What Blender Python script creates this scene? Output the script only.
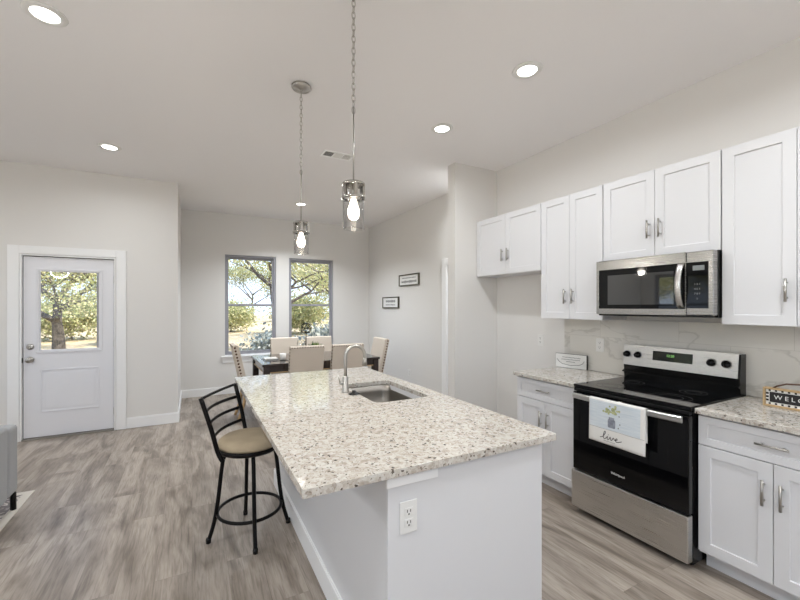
import bpy, bmesh, math, random
from mathutils import Vector, Matrix
random.seed(7)
PI = math.pi
SC = bpy.context.scene
COL = SC.collection
for o in list(bpy.data.objects): bpy.data.objects.remove(o)

# ---------------------------------------------------------------- camera
cam_d = bpy.data.cameras.new('camera'); cam = bpy.data.objects.new('camera', cam_d); COL.objects.link(cam)
cam.location = (0, 0, 1.481)
cam.rotation_euler = (PI/2, 0, -0.4843)
cam_d.sensor_width = 36; cam_d.lens = 385.71*36/800
cam_d.shift_x = 0.00605; cam_d.shift_y = 0.00823
cam_d.clip_start = 0.05; cam_d.clip_end = 300
SC.camera = cam
# ---------------------------------------------------------------- world, sun, exposure
SC.view_settings.view_transform = 'Standard'; SC.view_settings.look = 'None'
SC.view_settings.exposure = 0.14; SC.view_settings.gamma = 1; SC.view_settings.use_curve_mapping = False
W = bpy.data.worlds.new('world'); SC.world = W; W.use_nodes = True
nt = W.node_tree; nt.nodes.clear()
wtc = nt.nodes.new('ShaderNodeTexCoord'); wsp = nt.nodes.new('ShaderNodeSeparateXYZ'); nt.links.new(wtc.outputs['Generated'], wsp.inputs[0])
sky = nt.nodes.new('ShaderNodeValToRGB'); nt.links.new(wsp.outputs['Z'], sky.inputs[0])
_e = sky.color_ramp.elements; _e[0].position = 0.0; _e[0].color = (.66, .78, .95, 1); _e[1].position = 1.0; _e[1].color = (.34, .52, .92, 1)
_m = _e.new(.35); _m.color = (.48, .66, .96, 1)
bgn = nt.nodes.new('ShaderNodeBackground'); bgn.inputs['Strength'].default_value = 1.9
wo = nt.nodes.new('ShaderNodeOutputWorld')
nt.links.new(sky.outputs[0], bgn.inputs[0]); nt.links.new(bgn.outputs[0], wo.inputs[0])
sd = bpy.data.lights.new('sun', 'SUN'); sd.energy = 9.5; sd.angle = 0.01; sd.color = (1, .95, .86)
sun = bpy.data.objects.new('sun', sd); COL.objects.link(sun)
sun.rotation_euler = Vector((0.62, -0.5, 0.85)).to_track_quat('Z', 'Y').to_euler(); sun.location = (8, -6, 12)
LAMP_W = 12.0       # each recessed downlight
FILL_W = 135.0        # added out-of-view globes that fill the room with light
try:
    SC.cycles.use_denoising = True
    SC.cycles.max_bounces = 10; SC.cycles.diffuse_bounces = 6; SC.cycles.glossy_bounces = 5
    SC.cycles.transparent_max_bounces = 16; SC.cycles.sample_clamp_indirect = 6
    SC.cycles.caustics_reflective = False; SC.cycles.caustics_refractive = False
except Exception: pass

# ---------------------------------------------------------------- materials
def srgb(r, g, b):
    f = lambda c: (c/255/12.92) if c/255 <= .04045 else ((c/255+.055)/1.055)**2.4
    return (f(r), f(g), f(b), 1)
def new_mat(name):
    m = bpy.data.materials.new(name); m.use_nodes = True
    return m, m.node_tree.nodes, m.node_tree.links, m.node_tree.nodes['Principled BSDF']
def mat(name, col, rough=.5, metal=0., bump=0., bscale=200., spec=None, var=0., vscale=3., coat=0., aniso=None):
    m, n, l, p = new_mat(name)
    p.inputs['Base Color'].default_value = col; p.inputs['Roughness'].default_value = rough
    p.inputs['Metallic'].default_value = metal
    if spec is not None: p.inputs['Specular IOR Level'].default_value = spec
    if coat: p.inputs['Coat Weight'].default_value = coat; p.inputs['Coat Roughness'].default_value = .05
    tc = n.new('ShaderNodeTexCoord'); src = tc.outputs['Object']
    if aniso:
        mp = n.new('ShaderNodeMapping'); mp.inputs['Scale'].default_value = aniso; l.new(src, mp.inputs[0]); src = mp.outputs[0]
    nz = n.new('ShaderNodeTexNoise'); nz.inputs['Scale'].default_value = vscale; nz.inputs['Detail'].default_value = 4
    l.new(src, nz.inputs['Vector'])
    mx = n.new('ShaderNodeMix'); mx.data_type = 'RGBA'; mx.blend_type = 'MULTIPLY'; mx.inputs['Factor'].default_value = 1
    mr = n.new('ShaderNodeMapRange'); mr.inputs['To Min'].default_value = 1-var; mr.inputs['To Max'].default_value = 1+var*.3
    l.new(nz.outputs['Fac'], mr.inputs['Value'])
    mx.inputs['A'].default_value = col; l.new(mr.outputs[0], mx.inputs['B']); l.new(mx.outputs['Result'], p.inputs['Base Color'])
    if bump:
        nb = n.new('ShaderNodeTexNoise'); nb.inputs['Scale'].default_value = bscale; nb.inputs['Detail'].default_value = 3
        l.new(src, nb.inputs['Vector'])
        b = n.new('ShaderNodeBump'); b.inputs['Strength'].default_value = bump; b.inputs['Distance'].default_value = .002
        l.new(nb.outputs['Fac'], b.inputs['Height']); l.new(b.outputs[0], p.inputs['Normal'])
    return m
def emis(name, col, s):
    m, n, l, p = new_mat(name)
    p.inputs['Base Color'].default_value = col; p.inputs['Emission Color'].default_value = col; p.inputs['Emission Strength'].default_value = s
    return m
def ramp(n, stops, interp='LINEAR'):
    r = n.new('ShaderNodeValToRGB'); r.color_ramp.interpolation = interp
    e = r.color_ramp.elements
    while len(e) > 1: e.remove(e[-1])
    e[0].position, e[0].color = stops[0]
    for p_, c in stops[1:]:
        x = e.new(p_); x.color = c
    return r
def pane_mat(name, tint=(1, 1, 1, 1), refl=1.0):
    m, n, l, p = new_mat(name); n.remove(p)
    t = n.new('ShaderNodeBsdfTransparent'); t.inputs[0].default_value = tint
    g = n.new('ShaderNodeBsdfGlossy'); g.inputs['Roughness'].default_value = .01
    f = n.new('ShaderNodeLayerWeight'); f.inputs['Blend'].default_value = .5
    pw = n.new('ShaderNodeMath'); pw.operation = 'POWER'; pw.inputs[1].default_value = 4; l.new(f.outputs['Facing'], pw.inputs[0])
    mm = n.new('ShaderNodeMath'); mm.operation = 'MULTIPLY_ADD'; mm.inputs[1].default_value = .6*refl; mm.inputs[2].default_value = .03*refl; l.new(pw.outputs[0], mm.inputs[0])
    mx = n.new('ShaderNodeMixShader'); l.new(mm.outputs[0], mx.inputs[0]); l.new(t.outputs[0], mx.inputs[1]); l.new(g.outputs[0], mx.inputs[2])
    l.new(mx.outputs[0], n['Material Output'].inputs[0]); return m
def floor_mat():
    m, n, l, p = new_mat('vinyl_plank')
    tc = n.new('ShaderNodeTexCoord'); sp = n.new('ShaderNodeSeparateXYZ'); l.new(tc.outputs['Object'], sp.inputs[0])
    cb = n.new('ShaderNodeCombineXYZ'); l.new(sp.outputs['Y'], cb.inputs['X']); l.new(sp.outputs['X'], cb.inputs['Y'])
    br = n.new('ShaderNodeTexBrick'); l.new(cb.outputs[0], br.inputs['Vector'])
    br.offset = .37; br.offset_frequency = 2; br.inputs['Scale'].default_value = 1
    br.inputs['Brick Width'].default_value = 1.22; br.inputs['Row Height'].default_value = .18
    br.inputs['Mortar Size'].default_value = .0007; br.inputs['Mortar Smooth'].default_value = .1; br.inputs['Bias'].default_value = 0
    br.inputs['Color1'].default_value = (0, 0, 0, 1); br.inputs['Color2'].default_value = (1, 1, 1, 1); br.inputs['Mortar'].default_value = (.5, .5, .5, 1)
    # per plank offset of the grain
    off = n.new('ShaderNodeVectorMath'); off.operation = 'SCALE'; off.inputs['Scale'].default_value = 7.3
    l.new(br.outputs['Color'], off.inputs[0])
    ad = n.new('ShaderNodeVectorMath'); ad.operation = 'ADD'; l.new(tc.outputs['Object'], ad.inputs[0]); l.new(off.outputs[0], ad.inputs[1])
    def nz(scale, sc, det, dist=0):
        mp = n.new('ShaderNodeMapping'); mp.inputs['Scale'].default_value = sc; l.new(ad.outputs[0], mp.inputs[0])
        q = n.new('ShaderNodeTexNoise'); q.inputs['Scale'].default_value = scale; q.inputs['Detail'].default_value = det; q.inputs['Distortion'].default_value = dist
        l.new(mp.outputs[0], q.inputs['Vector']); return q
    a = nz(1, (5.5, 1.5, 1), 6, 1.2); b = nz(1, (55, 4, 1), 6, 1.2); c = nz(1, (160, 9, 1), 3)
    r1 = ramp(n, [(.26, srgb(108, 98, 88)), (.42, srgb(138, 127, 116)), (.56, srgb(162, 151, 140)), (.8, srgb(178, 168, 157))]); l.new(a.outputs['Fac'], r1.inputs[0])
    r2 = ramp(n, [(.25, (.62, .60, .57, 1)), (.5, (1.0, 1.0, 1.0, 1)), (.75, (1.14, 1.14, 1.14, 1))]); l.new(b.outputs['Fac'], r2.inputs[0])
    r3 = ramp(n, [(.3, (.88, .87, .86, 1)), (.6, (1.03, 1.03, 1.03, 1))]); l.new(c.outputs['Fac'], r3.inputs[0])
    r4 = ramp(n, [(0, (.93, .93, .93, 1)), (1, (1.05, 1.05, 1.05, 1))]); l.new(br.outputs['Color'], r4.inputs[0])
    cur = r1.outputs[0]
    for r in (r2, r3, r4):
        mx = n.new('ShaderNodeMix'); mx.data_type = 'RGBA'; mx.blend_type = 'MULTIPLY'; mx.inputs['Factor'].default_value = 1
        l.new(cur, mx.inputs['A']); l.new(r.outputs[0], mx.inputs['B']); cur = mx.outputs['Result']
    mx = n.new('ShaderNodeMix'); mx.data_type = 'RGBA'; l.new(br.outputs['Fac'], mx.inputs['Factor']); l.new(cur, mx.inputs['A']); mx.inputs['B'].default_value = srgb(120, 109, 99)
    l.new(mx.outputs['Result'], p.inputs['Base Color']); p.inputs['Roughness'].default_value = .38
    bu = n.new('ShaderNodeBump'); bu.inputs['Strength'].default_value = .15; bu.inputs['Distance'].default_value = .001
    l.new(b.outputs['Fac'], bu.inputs['Height']); l.new(bu.outputs[0], p.inputs['Normal'])
    return m
def granite_mat():
    m, n, l, p = new_mat('granite')
    tc = n.new('ShaderNodeTexCoord')
    dn = n.new('ShaderNodeTexNoise'); dn.inputs['Scale'].default_value = 18; dn.inputs['Detail'].default_value = 3; l.new(tc.outputs['Object'], dn.inputs['Vector'])
    sc_ = n.new('ShaderNodeVectorMath'); sc_.operation = 'SCALE'; sc_.inputs['Scale'].default_value = .03; l.new(dn.outputs['Color'], sc_.inputs[0])
    ad = n.new('ShaderNodeVectorMath'); ad.operation = 'ADD'; l.new(tc.outputs['Object'], ad.inputs[0]); l.new(sc_.outputs[0], ad.inputs[1])
    def vor(s):
        v = n.new('ShaderNodeTexVoronoi'); v.inputs['Scale'].default_value = s; l.new(ad.outputs[0], v.inputs['Vector'])
        q = n.new('ShaderNodeSeparateColor'); l.new(v.outputs['Color'], q.inputs[0]); return q.outputs[0]
    v1 = vor(60); v2 = vor(112); v3 = vor(210)
    c1 = ramp(n, [(0, srgb(203, 198, 190)), (.4, srgb(195, 188, 179)), (.6, srgb(208, 205, 198)), (.8, srgb(188, 180, 170)), (.93, srgb(176, 167, 157))], 'CONSTANT'); l.new(v1, c1.inputs[0])
    c2 = ramp(n, [(0, (1, 1, 1, 1)), (.62, (.93, .92, .9, 1)), (.90, (.86, .84, .81, 1)), (.958, (.42, .38, .35, 1)), (.975, (.18, .155, .145, 1))], 'CONSTANT'); l.new(v2, c2.inputs[0])
    c3 = ramp(n, [(0, (1, 1, 1, 1)), (.7, (.93, .92, .91, 1)), (.93, (.68, .64, .60, 1)), (.975, (.3, .27, .25, 1))], 'CONSTANT'); l.new(v3, c3.inputs[0])
    cur = c1.outputs[0]
    for r in (c2, c3):
        mx = n.new('ShaderNodeMix'); mx.data_type = 'RGBA'; mx.blend_type = 'MULTIPLY'; mx.inputs['Factor'].default_value = 1
        l.new(cur, mx.inputs['A']); l.new(r.outputs[0], mx.inputs['B']); cur = mx.outputs['Result']
    l.new(cur, p.inputs['Base Color']); p.inputs['Roughness'].default_value = .07; p.inputs['IOR'].default_value = 1.85
    return m
def marble_mat():
    m, n, l, p = new_mat('marble_tile')
    tc = n.new('ShaderNodeTexCoord'); sp = n.new('ShaderNodeSeparateXYZ'); l.new(tc.outputs['Object'], sp.inputs[0])
    cb = n.new('ShaderNodeCombineXYZ'); l.new(sp.outputs['Y'], cb.inputs['X']); l.new(sp.outputs['Z'], cb.inputs['Y'])
    br = n.new('ShaderNodeTexBrick'); l.new(cb.outputs[0], br.inputs['Vector']); br.offset = .5
    br.inputs['Scale'].default_value = 1; br.inputs['Brick Width'].default_value = .61; br.inputs['Row Height'].default_value = .305; br.inputs['Mortar Size'].default_value = .0015
    br.inputs['Color1'].default_value = (0, 0, 0, 1); br.inputs['Color2'].default_value = (1, 1, 1, 1)
    of = n.new('ShaderNodeVectorMath'); of.operation = 'SCALE'; of.inputs['Scale'].default_value = 5; l.new(br.outputs['Color'], of.inputs[0])
    ad = n.new('ShaderNodeVectorMath'); ad.operation = 'ADD'; l.new(tc.outputs['Object'], ad.inputs[0]); l.new(of.outputs[0], ad.inputs[1])
    mp = n.new('ShaderNodeMapping'); mp.inputs['Rotation'].default_value = (.6, 0, 0); mp.inputs['Scale'].default_value = (1, 1, 2.2); l.new(ad.outputs[0], mp.inputs[0])
    nz = n.new('ShaderNodeTexNoise'); nz.inputs['Scale'].default_value = 1.7; nz.inputs['Detail'].default_value = 5; nz.inputs['Distortion'].default_value = .6; l.new(mp.outputs[0], nz.inputs['Vector'])
    r = ramp(n, [(0, srgb(216, 213, 206)), (.47, srgb(219, 216, 209)), (.4985, srgb(198, 195, 188)), (.502, srgb(200, 197, 190)), (.515, srgb(216, 213, 207)), (1, srgb(225, 222, 216))]); l.new(nz.outputs['Fac'], r.inputs[0])
    mx = n.new('ShaderNodeMix'); mx.data_type = 'RGBA'; l.new(br.outputs['Fac'], mx.inputs['Factor']); l.new(r.outputs[0], mx.inputs['A']); mx.inputs['B'].default_value = srgb(200, 197, 190)
    l.new(mx.outputs['Result'], p.inputs['Base Color']); p.inputs['Roughness'].default_value = .08
    return m
def steel_mat(name, col, rough, sc_):
    m, n, l, p = new_mat(name); p.inputs['Metallic'].default_value = 1; p.inputs['Base Color'].default_value = col
    tc = n.new('ShaderNodeTexCoord'); mp = n.new('ShaderNodeMapping'); mp.inputs['Scale'].default_value = sc_; l.new(tc.outputs['Object'], mp.inputs[0])
    nz = n.new('ShaderNodeTexNoise'); nz.inputs['Scale'].default_value = 1; nz.inputs['Detail'].default_value = 3; l.new(mp.outputs[0], nz.inputs['Vector'])
    mr = n.new('ShaderNodeMapRange'); mr.inputs['To Min'].default_value = rough-.06; mr.inputs['To Max'].default_value = rough+.08; l.new(nz.outputs['Fac'], mr.inputs['Value'])
    l.new(mr.outputs[0], p.inputs['Roughness'])
    b = n.new('ShaderNodeBump'); b.inputs['Strength'].default_value = .03; b.inputs['Distance'].default_value = .001; l.new(nz.outputs['Fac'], b.inputs['Height']); l.new(b.outputs[0], p.inputs['Normal'])
    return m
def leaf_mat(name, c1, c2, c3):
    m, n, l, p = new_mat(name)
    g = n.new('ShaderNodeNewGeometry'); r = ramp(n, [(0, c1), (.5, c2), (1, c3)]); l.new(g.outputs['Random Per Island'], r.inputs[0])
    l.new(r.outputs[0], p.inputs['Base Color']); p.inputs['Roughness'].default_value = .6
    n2 = n.new('ShaderNodeBsdfTranslucent'); l.new(r.outputs[0], n2.inputs[0])
    mx = n.new('ShaderNodeMixShader'); mx.inputs[0].default_value = .35; l.new(p.outputs[0], mx.inputs[1]); l.new(n2.outputs[0], mx.inputs[2])
    l.new(mx.outputs[0], n['Material Output'].inputs[0]); return m
def noise_mat(name, stops, scale, rough=.8, sc_=(1, 1, 1), detail=6, dist=0.):
    m, n, l, p = new_mat(name); tc = n.new('ShaderNodeTexCoord'); mp = n.new('ShaderNodeMapping'); mp.inputs['Scale'].default_value = sc_
    l.new(tc.outputs['Object'], mp.inputs[0])
    nz = n.new('ShaderNodeTexNoise'); nz.inputs['Scale'].default_value = scale; nz.inputs['Detail'].default_value = detail; nz.inputs['Distortion'].default_value = dist
    l.new(mp.outputs[0], nz.inputs['Vector']); r = ramp(n, stops); l.new(nz.outputs['Fac'], r.inputs[0]); l.new(r.outputs[0], p.inputs['Base Color'])
    p.inputs['Roughness'].default_value = rough; return m

M = {}
M['wall'] = mat('wall_paint', srgb(223, 221, 218), .75, bump=.08, bscale=260)
M['ceil'] = mat('ceiling_paint', srgb(242, 240, 240), .85, bump=.1, bscale=180)
M['trim'] = mat('trim_paint', srgb(238, 238, 238), .4)
M['door'] = mat('door_paint', srgb(226, 226, 230), .4)
M['cab'] = mat('cabinet_paint', srgb(217, 217, 219), .4)
M['floor'] = floor_mat(); M['granite'] = granite_mat(); M['marble'] = marble_mat()
M['steel'] = steel_mat('brushed_steel', (.62, .61, .59, 1), .28, (3, 3, 400))
M['steelv'] = steel_mat('sink_steel', (.27, .25, .225, 1), .4, (200, 3, 3))
M['mwsteel'] = steel_mat('dark_brushed_steel', (.40, .39, .375, 1), .25, (3, 3, 400))
M['nickel'] = steel_mat('satin_nickel', (.47, .45, .42, 1), .3, (60, 60, 60))
M['chrome'] = mat('polished_nickel', (.42, .40, .37, 1), .14, 1.)
M['blackglass'] = mat('black_glass', (.003, .003, .0035, 1), .04, spec=.3)
M['mwglass'] = mat('microwave_glass', (.006, .006, .006, 1), .03)
M['blackpl'] = mat('black_enamel', (.006, .006, .006, 1), .2, spec=.3)
M['black'] = mat('black_metal', (.005, .004, .004, 1), .35, spec=.15)
M['dark'] = mat('gap_shade', (.01, .01, .01, 1), .8)  # near-black that stands in for shade in gaps and openings
M['suede'] = mat('tan_suede', srgb(184, 167, 140), .9, var=.3, vscale=9, bump=.2, bscale=300)
M['cream'] = mat('cream_linen', srgb(204, 192, 178), .9, var=.06, bump=.3, bscale=500)
M['tanwood'] = mat('tan_wood', srgb(178, 148, 108), .5, var=.2, aniso=(20, 20, 2))
M['espresso'] = mat('espresso_wood', srgb(44, 32, 28), .16, var=.3, aniso=(3, 25, 25), coat=.4)
M['bronze'] = mat('bronze_nail', srgb(92, 66, 48), .35, .8)
M['sofa'] = mat('grey_upholstery', srgb(168, 169, 170), .95, bump=.5, bscale=380, var=.12, vscale=120)
M['white'] = mat('white_plastic', srgb(228, 227, 224), .4)
M['ceramic'] = mat('white_ceramic', srgb(232, 230, 226), .2)
M['slot'] = mat('dark_slot', srgb(60, 58, 55), .6)
M['mwglass'].node_tree.nodes['Principled BSDF'].inputs['IOR'].default_value = 2.1
M['pane'] = pane_mat('window_glass')
M['glass'] = pane_mat('clear_glass', (.97, .97, .97, 1), 1.8)
M['vinyl'] = mat('grey_window_frame', srgb(150, 150, 156), .4)
M['lens'] = emis('lit_lens', (1, .97, .92, 1), 9)
M['bulb'] = emis('lit_bulb', (1, .9, .76, 1), 12)
M['rug'] = noise_mat('patterned_rug', [(0, srgb(92, 88, 90)), (.46, srgb(120, 114, 114)), (.5, srgb(206, 200, 192)), (.56, srgb(196, 188, 180)), (.6, srgb(140, 132, 130)), (1, srgb(104, 98, 98))], 5, .95, dist=1.5)
M['rugb'] = mat('cream_rug_border', srgb(206, 200, 190), .95, bump=.4, bscale=300)
M['towel'] = mat('white_cotton', srgb(226, 224, 220), .95, bump=.3, bscale=500)
M['towelblue'] = noise_mat('blue_plank_print', [(.3, srgb(196, 206, 214)), (.7, srgb(216, 222, 226))], 4, .95, (1, 2, 40))
M['printg'] = noise_mat('green_print', [(.3, srgb(128, 140, 98)), (.7, srgb(206, 206, 160))], 60, .95)
M['jar'] = noise_mat('grey_jar_print', [(.3, srgb(112, 116, 128)), (.7, srgb(160, 164, 174))], 40, .95)
M['ink'] = mat('black_ink', srgb(38, 36, 36), .8)
M['greyink'] = mat('grey_ink', srgb(128, 128, 128), .8)
M['frame'] = mat('weathered_black_frame', srgb(84, 80, 66), .7, var=.3, vscale=30)
M['paper'] = mat('white_paper', srgb(230, 230, 228), .7)
M['signwood'] = mat('light_wood', srgb(186, 158, 116), .6, var=.2, aniso=(3, 3, 40))
M['leather'] = mat('brown_leather', srgb(92, 66, 48), .6)
M['grass'] = noise_mat('dry_lawn', [(.3, srgb(128, 122, 84)), (.45, srgb(172, 154, 118)), (.6, srgb(200, 180, 152)), (.75, srgb(150, 146, 104))], 3.5, .95, detail=9)
M['bark'] = noise_mat('grey_bark', [(.3, srgb(52, 47, 44)), (.7, srgb(104, 96, 90))], 6, .9, (4, 4, 1))
M['leafy'] = leaf_mat('yellow_green_leaves', srgb(128, 138, 88), srgb(178, 180, 126), srgb(216, 206, 162))
M['leafd'] = leaf_mat('deep_green_leaves', srgb(112, 124, 86), srgb(160, 164, 116), srgb(206, 200, 160))
M['leafg'] = leaf_mat('grey_green_leaves', srgb(104, 116, 118), srgb(146, 154, 150), srgb(190, 190, 176))
M['succ'] = leaf_mat('succulent_leaves', srgb(60, 84, 48), srgb(98, 124, 66), srgb(166, 176, 110))
M['siding'] = mat('outside_siding', srgb(210, 208, 202), .8)
M['lcd'] = noise_mat('dark_display', [(.4, srgb(12, 16, 14)), (.7, srgb(30, 40, 28))], 30, .1)
M['lcdtext'] = emis('display_digits', srgb(150, 220, 120), .5)
M['concrete'] = noise_mat('concrete', [(.3, srgb(180, 176, 170)), (.7, srgb(205, 200, 195))], 3, .9)

# ---------------------------------------------------------------- mesh helpers
OFF = {}
def newbm(): return bmesh.new()
def box(bm, x0, x1, y0, y1, z0, z1):
    v = [bm.verts.new(c) for c in ((x0,y0,z0),(x1,y0,z0),(x1,y1,z0),(x0,y1,z0),(x0,y0,z1),(x1,y0,z1),(x1,y1,z1),(x0,y1,z1))]
    return [bm.faces.new([v[i] for i in f]) for f in ((0,3,2,1),(4,5,6,7),(0,1,5,4),(1,2,6,5),(2,3,7,6),(3,0,4,7))]
def rbox(bm, x0, x1, y0, y1, z0, z1, r=.01, seg=2):
    t = bmesh.new(); box(t, x0, x1, y0, y1, z0, z1)
    bmesh.ops.bevel(t, geom=list(t.edges), offset=r, segments=seg, profile=.5, affect='EDGES')
    me = bpy.data.meshes.new('t'); t.to_mesh(me); t.free(); bm.from_mesh(me); bpy.data.meshes.remove(me)
def tube(bm, pts, r, seg=10, closed=False, caps=True, squash=1.0):
    pts = [Vector(p) for p in pts]; n = len(pts); rings = []
    rr = r if isinstance(r, (list, tuple)) else [r]*n
    up = None
    for i in range(n):
        if closed: d = pts[(i+1) % n]-pts[i-1]
        else: d = pts[min(i+1, n-1)]-pts[max(i-1, 0)]
        d.normalize()
        if up is None:
            a = Vector((0, 0, 1)) if abs(d.z) < .9 else Vector((1, 0, 0))
            up = (a-d*a.dot(d)).normalized()
        else: up = (up-d*up.dot(d)).normalized()
        s = d.cross(up)
        rings.append([bm.verts.new(pts[i]+(up*math.cos(2*PI*k/seg)+s*math.sin(2*PI*k/seg)*squash)*rr[i]) for k in range(seg)])
    m = n if closed else n-1
    for i in range(m):
        a, b = rings[i], rings[(i+1) % n]
        for k in range(seg):
            f = bm.faces.new((a[k], a[(k+1) % seg], b[(k+1) % seg], b[k])); f.smooth = True
    if caps and not closed:
        bm.faces.new(list(reversed(rings[0]))); bm.faces.new(rings[-1])
def lathe(bm, prof, c=(0, 0, 0), seg=32, axis='Z', smooth=True):
    rings = []
    for r, z in prof:
        ring = []
        for k in range(seg):
            a = 2*PI*k/seg; p = (r*math.cos(a), r*math.sin(a), z)
            if axis == 'X': p = (z, r*math.cos(a), r*math.sin(a))
            if axis == 'Y': p = (r*math.sin(a), z, r*math.cos(a))
            ring.append(bm.verts.new((p[0]+c[0], p[1]+c[1], p[2]+c[2])) if r > 1e-6 else None)
        if r <= 1e-6:
            p = (0, 0, z) if axis == 'Z' else ((z, 0, 0) if axis == 'X' else (0, z, 0))
            q = bm.verts.new((p[0]+c[0], p[1]+c[1], p[2]+c[2])); ring = [q]*seg
        rings.append(ring)
    for a, b in zip(rings, rings[1:]):
        for k in range(seg):
            vs = []
            for v in (a[k], a[(k+1) % seg], b[(k+1) % seg], b[k]):
                if v not in vs: vs.append(v)
            if len(vs) > 2:
                f = bm.faces.new(vs); f.smooth = smooth
def wpos(o):
    return OFF.get(o.name, Vector((0, 0, 0))) if o else Vector((0, 0, 0))
def obj(name, bm, m, parent=None, bev=0, sub=0, normals=True):
    """link bm (in room coordinates) as ONE mesh object; parent keeps it in place"""
    off = wpos(parent)
    if normals: bmesh.ops.recalc_face_normals(bm, faces=list(bm.faces))
    if off.length > 0: bmesh.ops.translate(bm, verts=list(bm.verts), vec=-off)
    me = bpy.data.meshes.new(name); bm.to_mesh(me); bm.free()
    o = bpy.data.objects.new(name, me); COL.objects.link(o)
    me.materials.append(M[m] if isinstance(m, str) else m)
    if parent: o.parent = parent; OFF[o.name] = off
    if bev:
        b = o.modifiers.new('bevel', 'BEVEL'); b.width = bev; b.segments = 2; b.limit_method = 'ANGLE'; b.angle_limit = .7
    if sub:
        s = o.modifiers.new('sub', 'SUBSURF'); s.levels = sub; s.render_levels = sub
    return o
def thing(name, label, cat, loc=(0, 0, 0), group=None):
    o = bpy.data.objects.new(name, None); COL.objects.link(o); o.location = loc; o.empty_display_size = .1
    OFF[o.name] = Vector(loc); o['label'] = label; o['category'] = cat
    if group: o['group'] = group
    return o
def tag(o, label, cat, group=None):
    o['label'] = label; o['category'] = cat
    if group: o['group'] = group
    return o
def struct(o, label=None, cat=None):
    o['kind'] = 'structure'
    if label: o['label'] = label
    if cat: o['category'] = cat
    return o
def sthing(name, label, cat, loc=(0, 0, 0)):
    return struct(thing(name, label, cat, loc))
def dup(o, parent=None):
    c = o.copy(); COL.objects.link(c)
    if parent: c.parent = parent
    for ch in [q for q in bpy.data.objects if q.parent == o and q != c]:
        dup(ch, c)
    return c
def put(root, loc, rz=0, label=None, s=None):
    root.location = loc; root.rotation_euler = (0, 0, rz)
    if s: root.scale = s if isinstance(s, tuple) else (s, s, s)
    if label: root['label'] = label
def lettering(name, text, size, m, parent, origin, right, up, extrude=.0008, shear=0., align='CENTER'):
    cu = bpy.data.curves.new(name, 'FONT'); cu.body = text; cu.size = size; cu.extrude = extrude; cu.align_x = align; cu.align_y = 'CENTER'; cu.shear = shear; cu.resolution_u = 3
    t = bpy.data.objects.new('tmp', cu); COL.objects.link(t)
    dg = bpy.context.evaluated_depsgraph_get(); me = bpy.data.meshes.new_from_object(t.evaluated_get(dg)); bpy.data.objects.remove(t)
    R = Vector(right).normalized(); U = Vector(up).normalized(); N = R.cross(U)
    off = wpos(parent); O = Vector(origin)-off
    for v in me.vertices: v.co = O+R*v.co.x+U*v.co.y+N*v.co.z
    me.materials.clear(); me.materials.append(M[m]); me.name = name
    o = bpy.data.objects.new(name, me); COL.objects.link(o); o.parent = parent; OFF[o.name] = off
    return o

# ================================================================ SETTING
H = 3.06; WX = 3.147; XW = -4.4; YS = -2.6; YB = 7.12; YD = 5.668; XD = -.163; T = .14
def wall_boxes(bm, axis, c0, c1, a0, a1, z0, z1, holes):
    """slab between c0..c1 across, a0..a1 along, with rectangular holes (a,b,za,zb)"""
    def add(s, e, zs, ze):
        if e-s < 1e-4 or ze-zs < 1e-4: return
        if axis == 'X': box(bm, s, e, c0, c1, zs, ze)
        else: box(bm, c0, c1, s, e, zs, ze)
    cur = a0
    for (a, b, za, zb) in sorted(holes):
        add(cur, a, z0, z1); add(a, b, z0, za); add(a, b, zb, z1); cur = b
    add(cur, a1, z0, z1)
b = newbm(); box(b, XW-T, WX+T, YS-T, YB+T, -.12, 0); struct(obj('floor', b, 'floor'))
b = newbm(); box(b, XW-T, WX+T, YS-T, YB+T, H, H+.12); struct(obj('ceiling', b, 'ceil'))
WIN = [(.49, 1.33, .645, 2.37), (1.56, 2.40, .645, 2.37)]
b = newbm(); wall_boxes(b, 'X', YB, YB+T, XD-T, WX, 0, H, WIN); struct(obj('wall_back', b, 'wall'))
b = newbm(); wall_boxes(b, 'X', YD, YD+T, XW, XD, 0, H, [(-1.675, -.81, 0, 2.065)])
box(b, XD-T, XD, YD+T, YB, 0, H); struct(obj('wall_entry', b, 'wall'))
b = newbm(); wall_boxes(b, 'Y', WX, WX+T, YS-T, YB+T, 0, H, [(3.62, 4.43, 0, 2.06)]); struct(obj('wall_right', b, 'wall'))
WW = [(-1.6, -.2, .5, 2.35), (.5, 1.9, .5, 2.35), (4.2, 5.35, .8, 2.25)]
b = newbm(); wall_boxes(b, 'Y', XW-T, XW, YS, YD+T, 0, H, WW); struct(obj('wall_left', b, 'wall'))
SW = [(-3.8, -1.6, .04, 2.2), (-.6, 1.4, .8, 2.3)]
b = newbm(); wall_boxes(b, 'X', YS-T, YS, XW-T, WX, 0, H, SW); struct(obj('wall_front', b, 'wall'))
# refrigerator wing wall
b = newbm(); box(b, 2.543, WX-.0005, 3.43, 3.56, 0, H-.0005); struct(obj('wall_wing', b, 'wall'))

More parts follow.
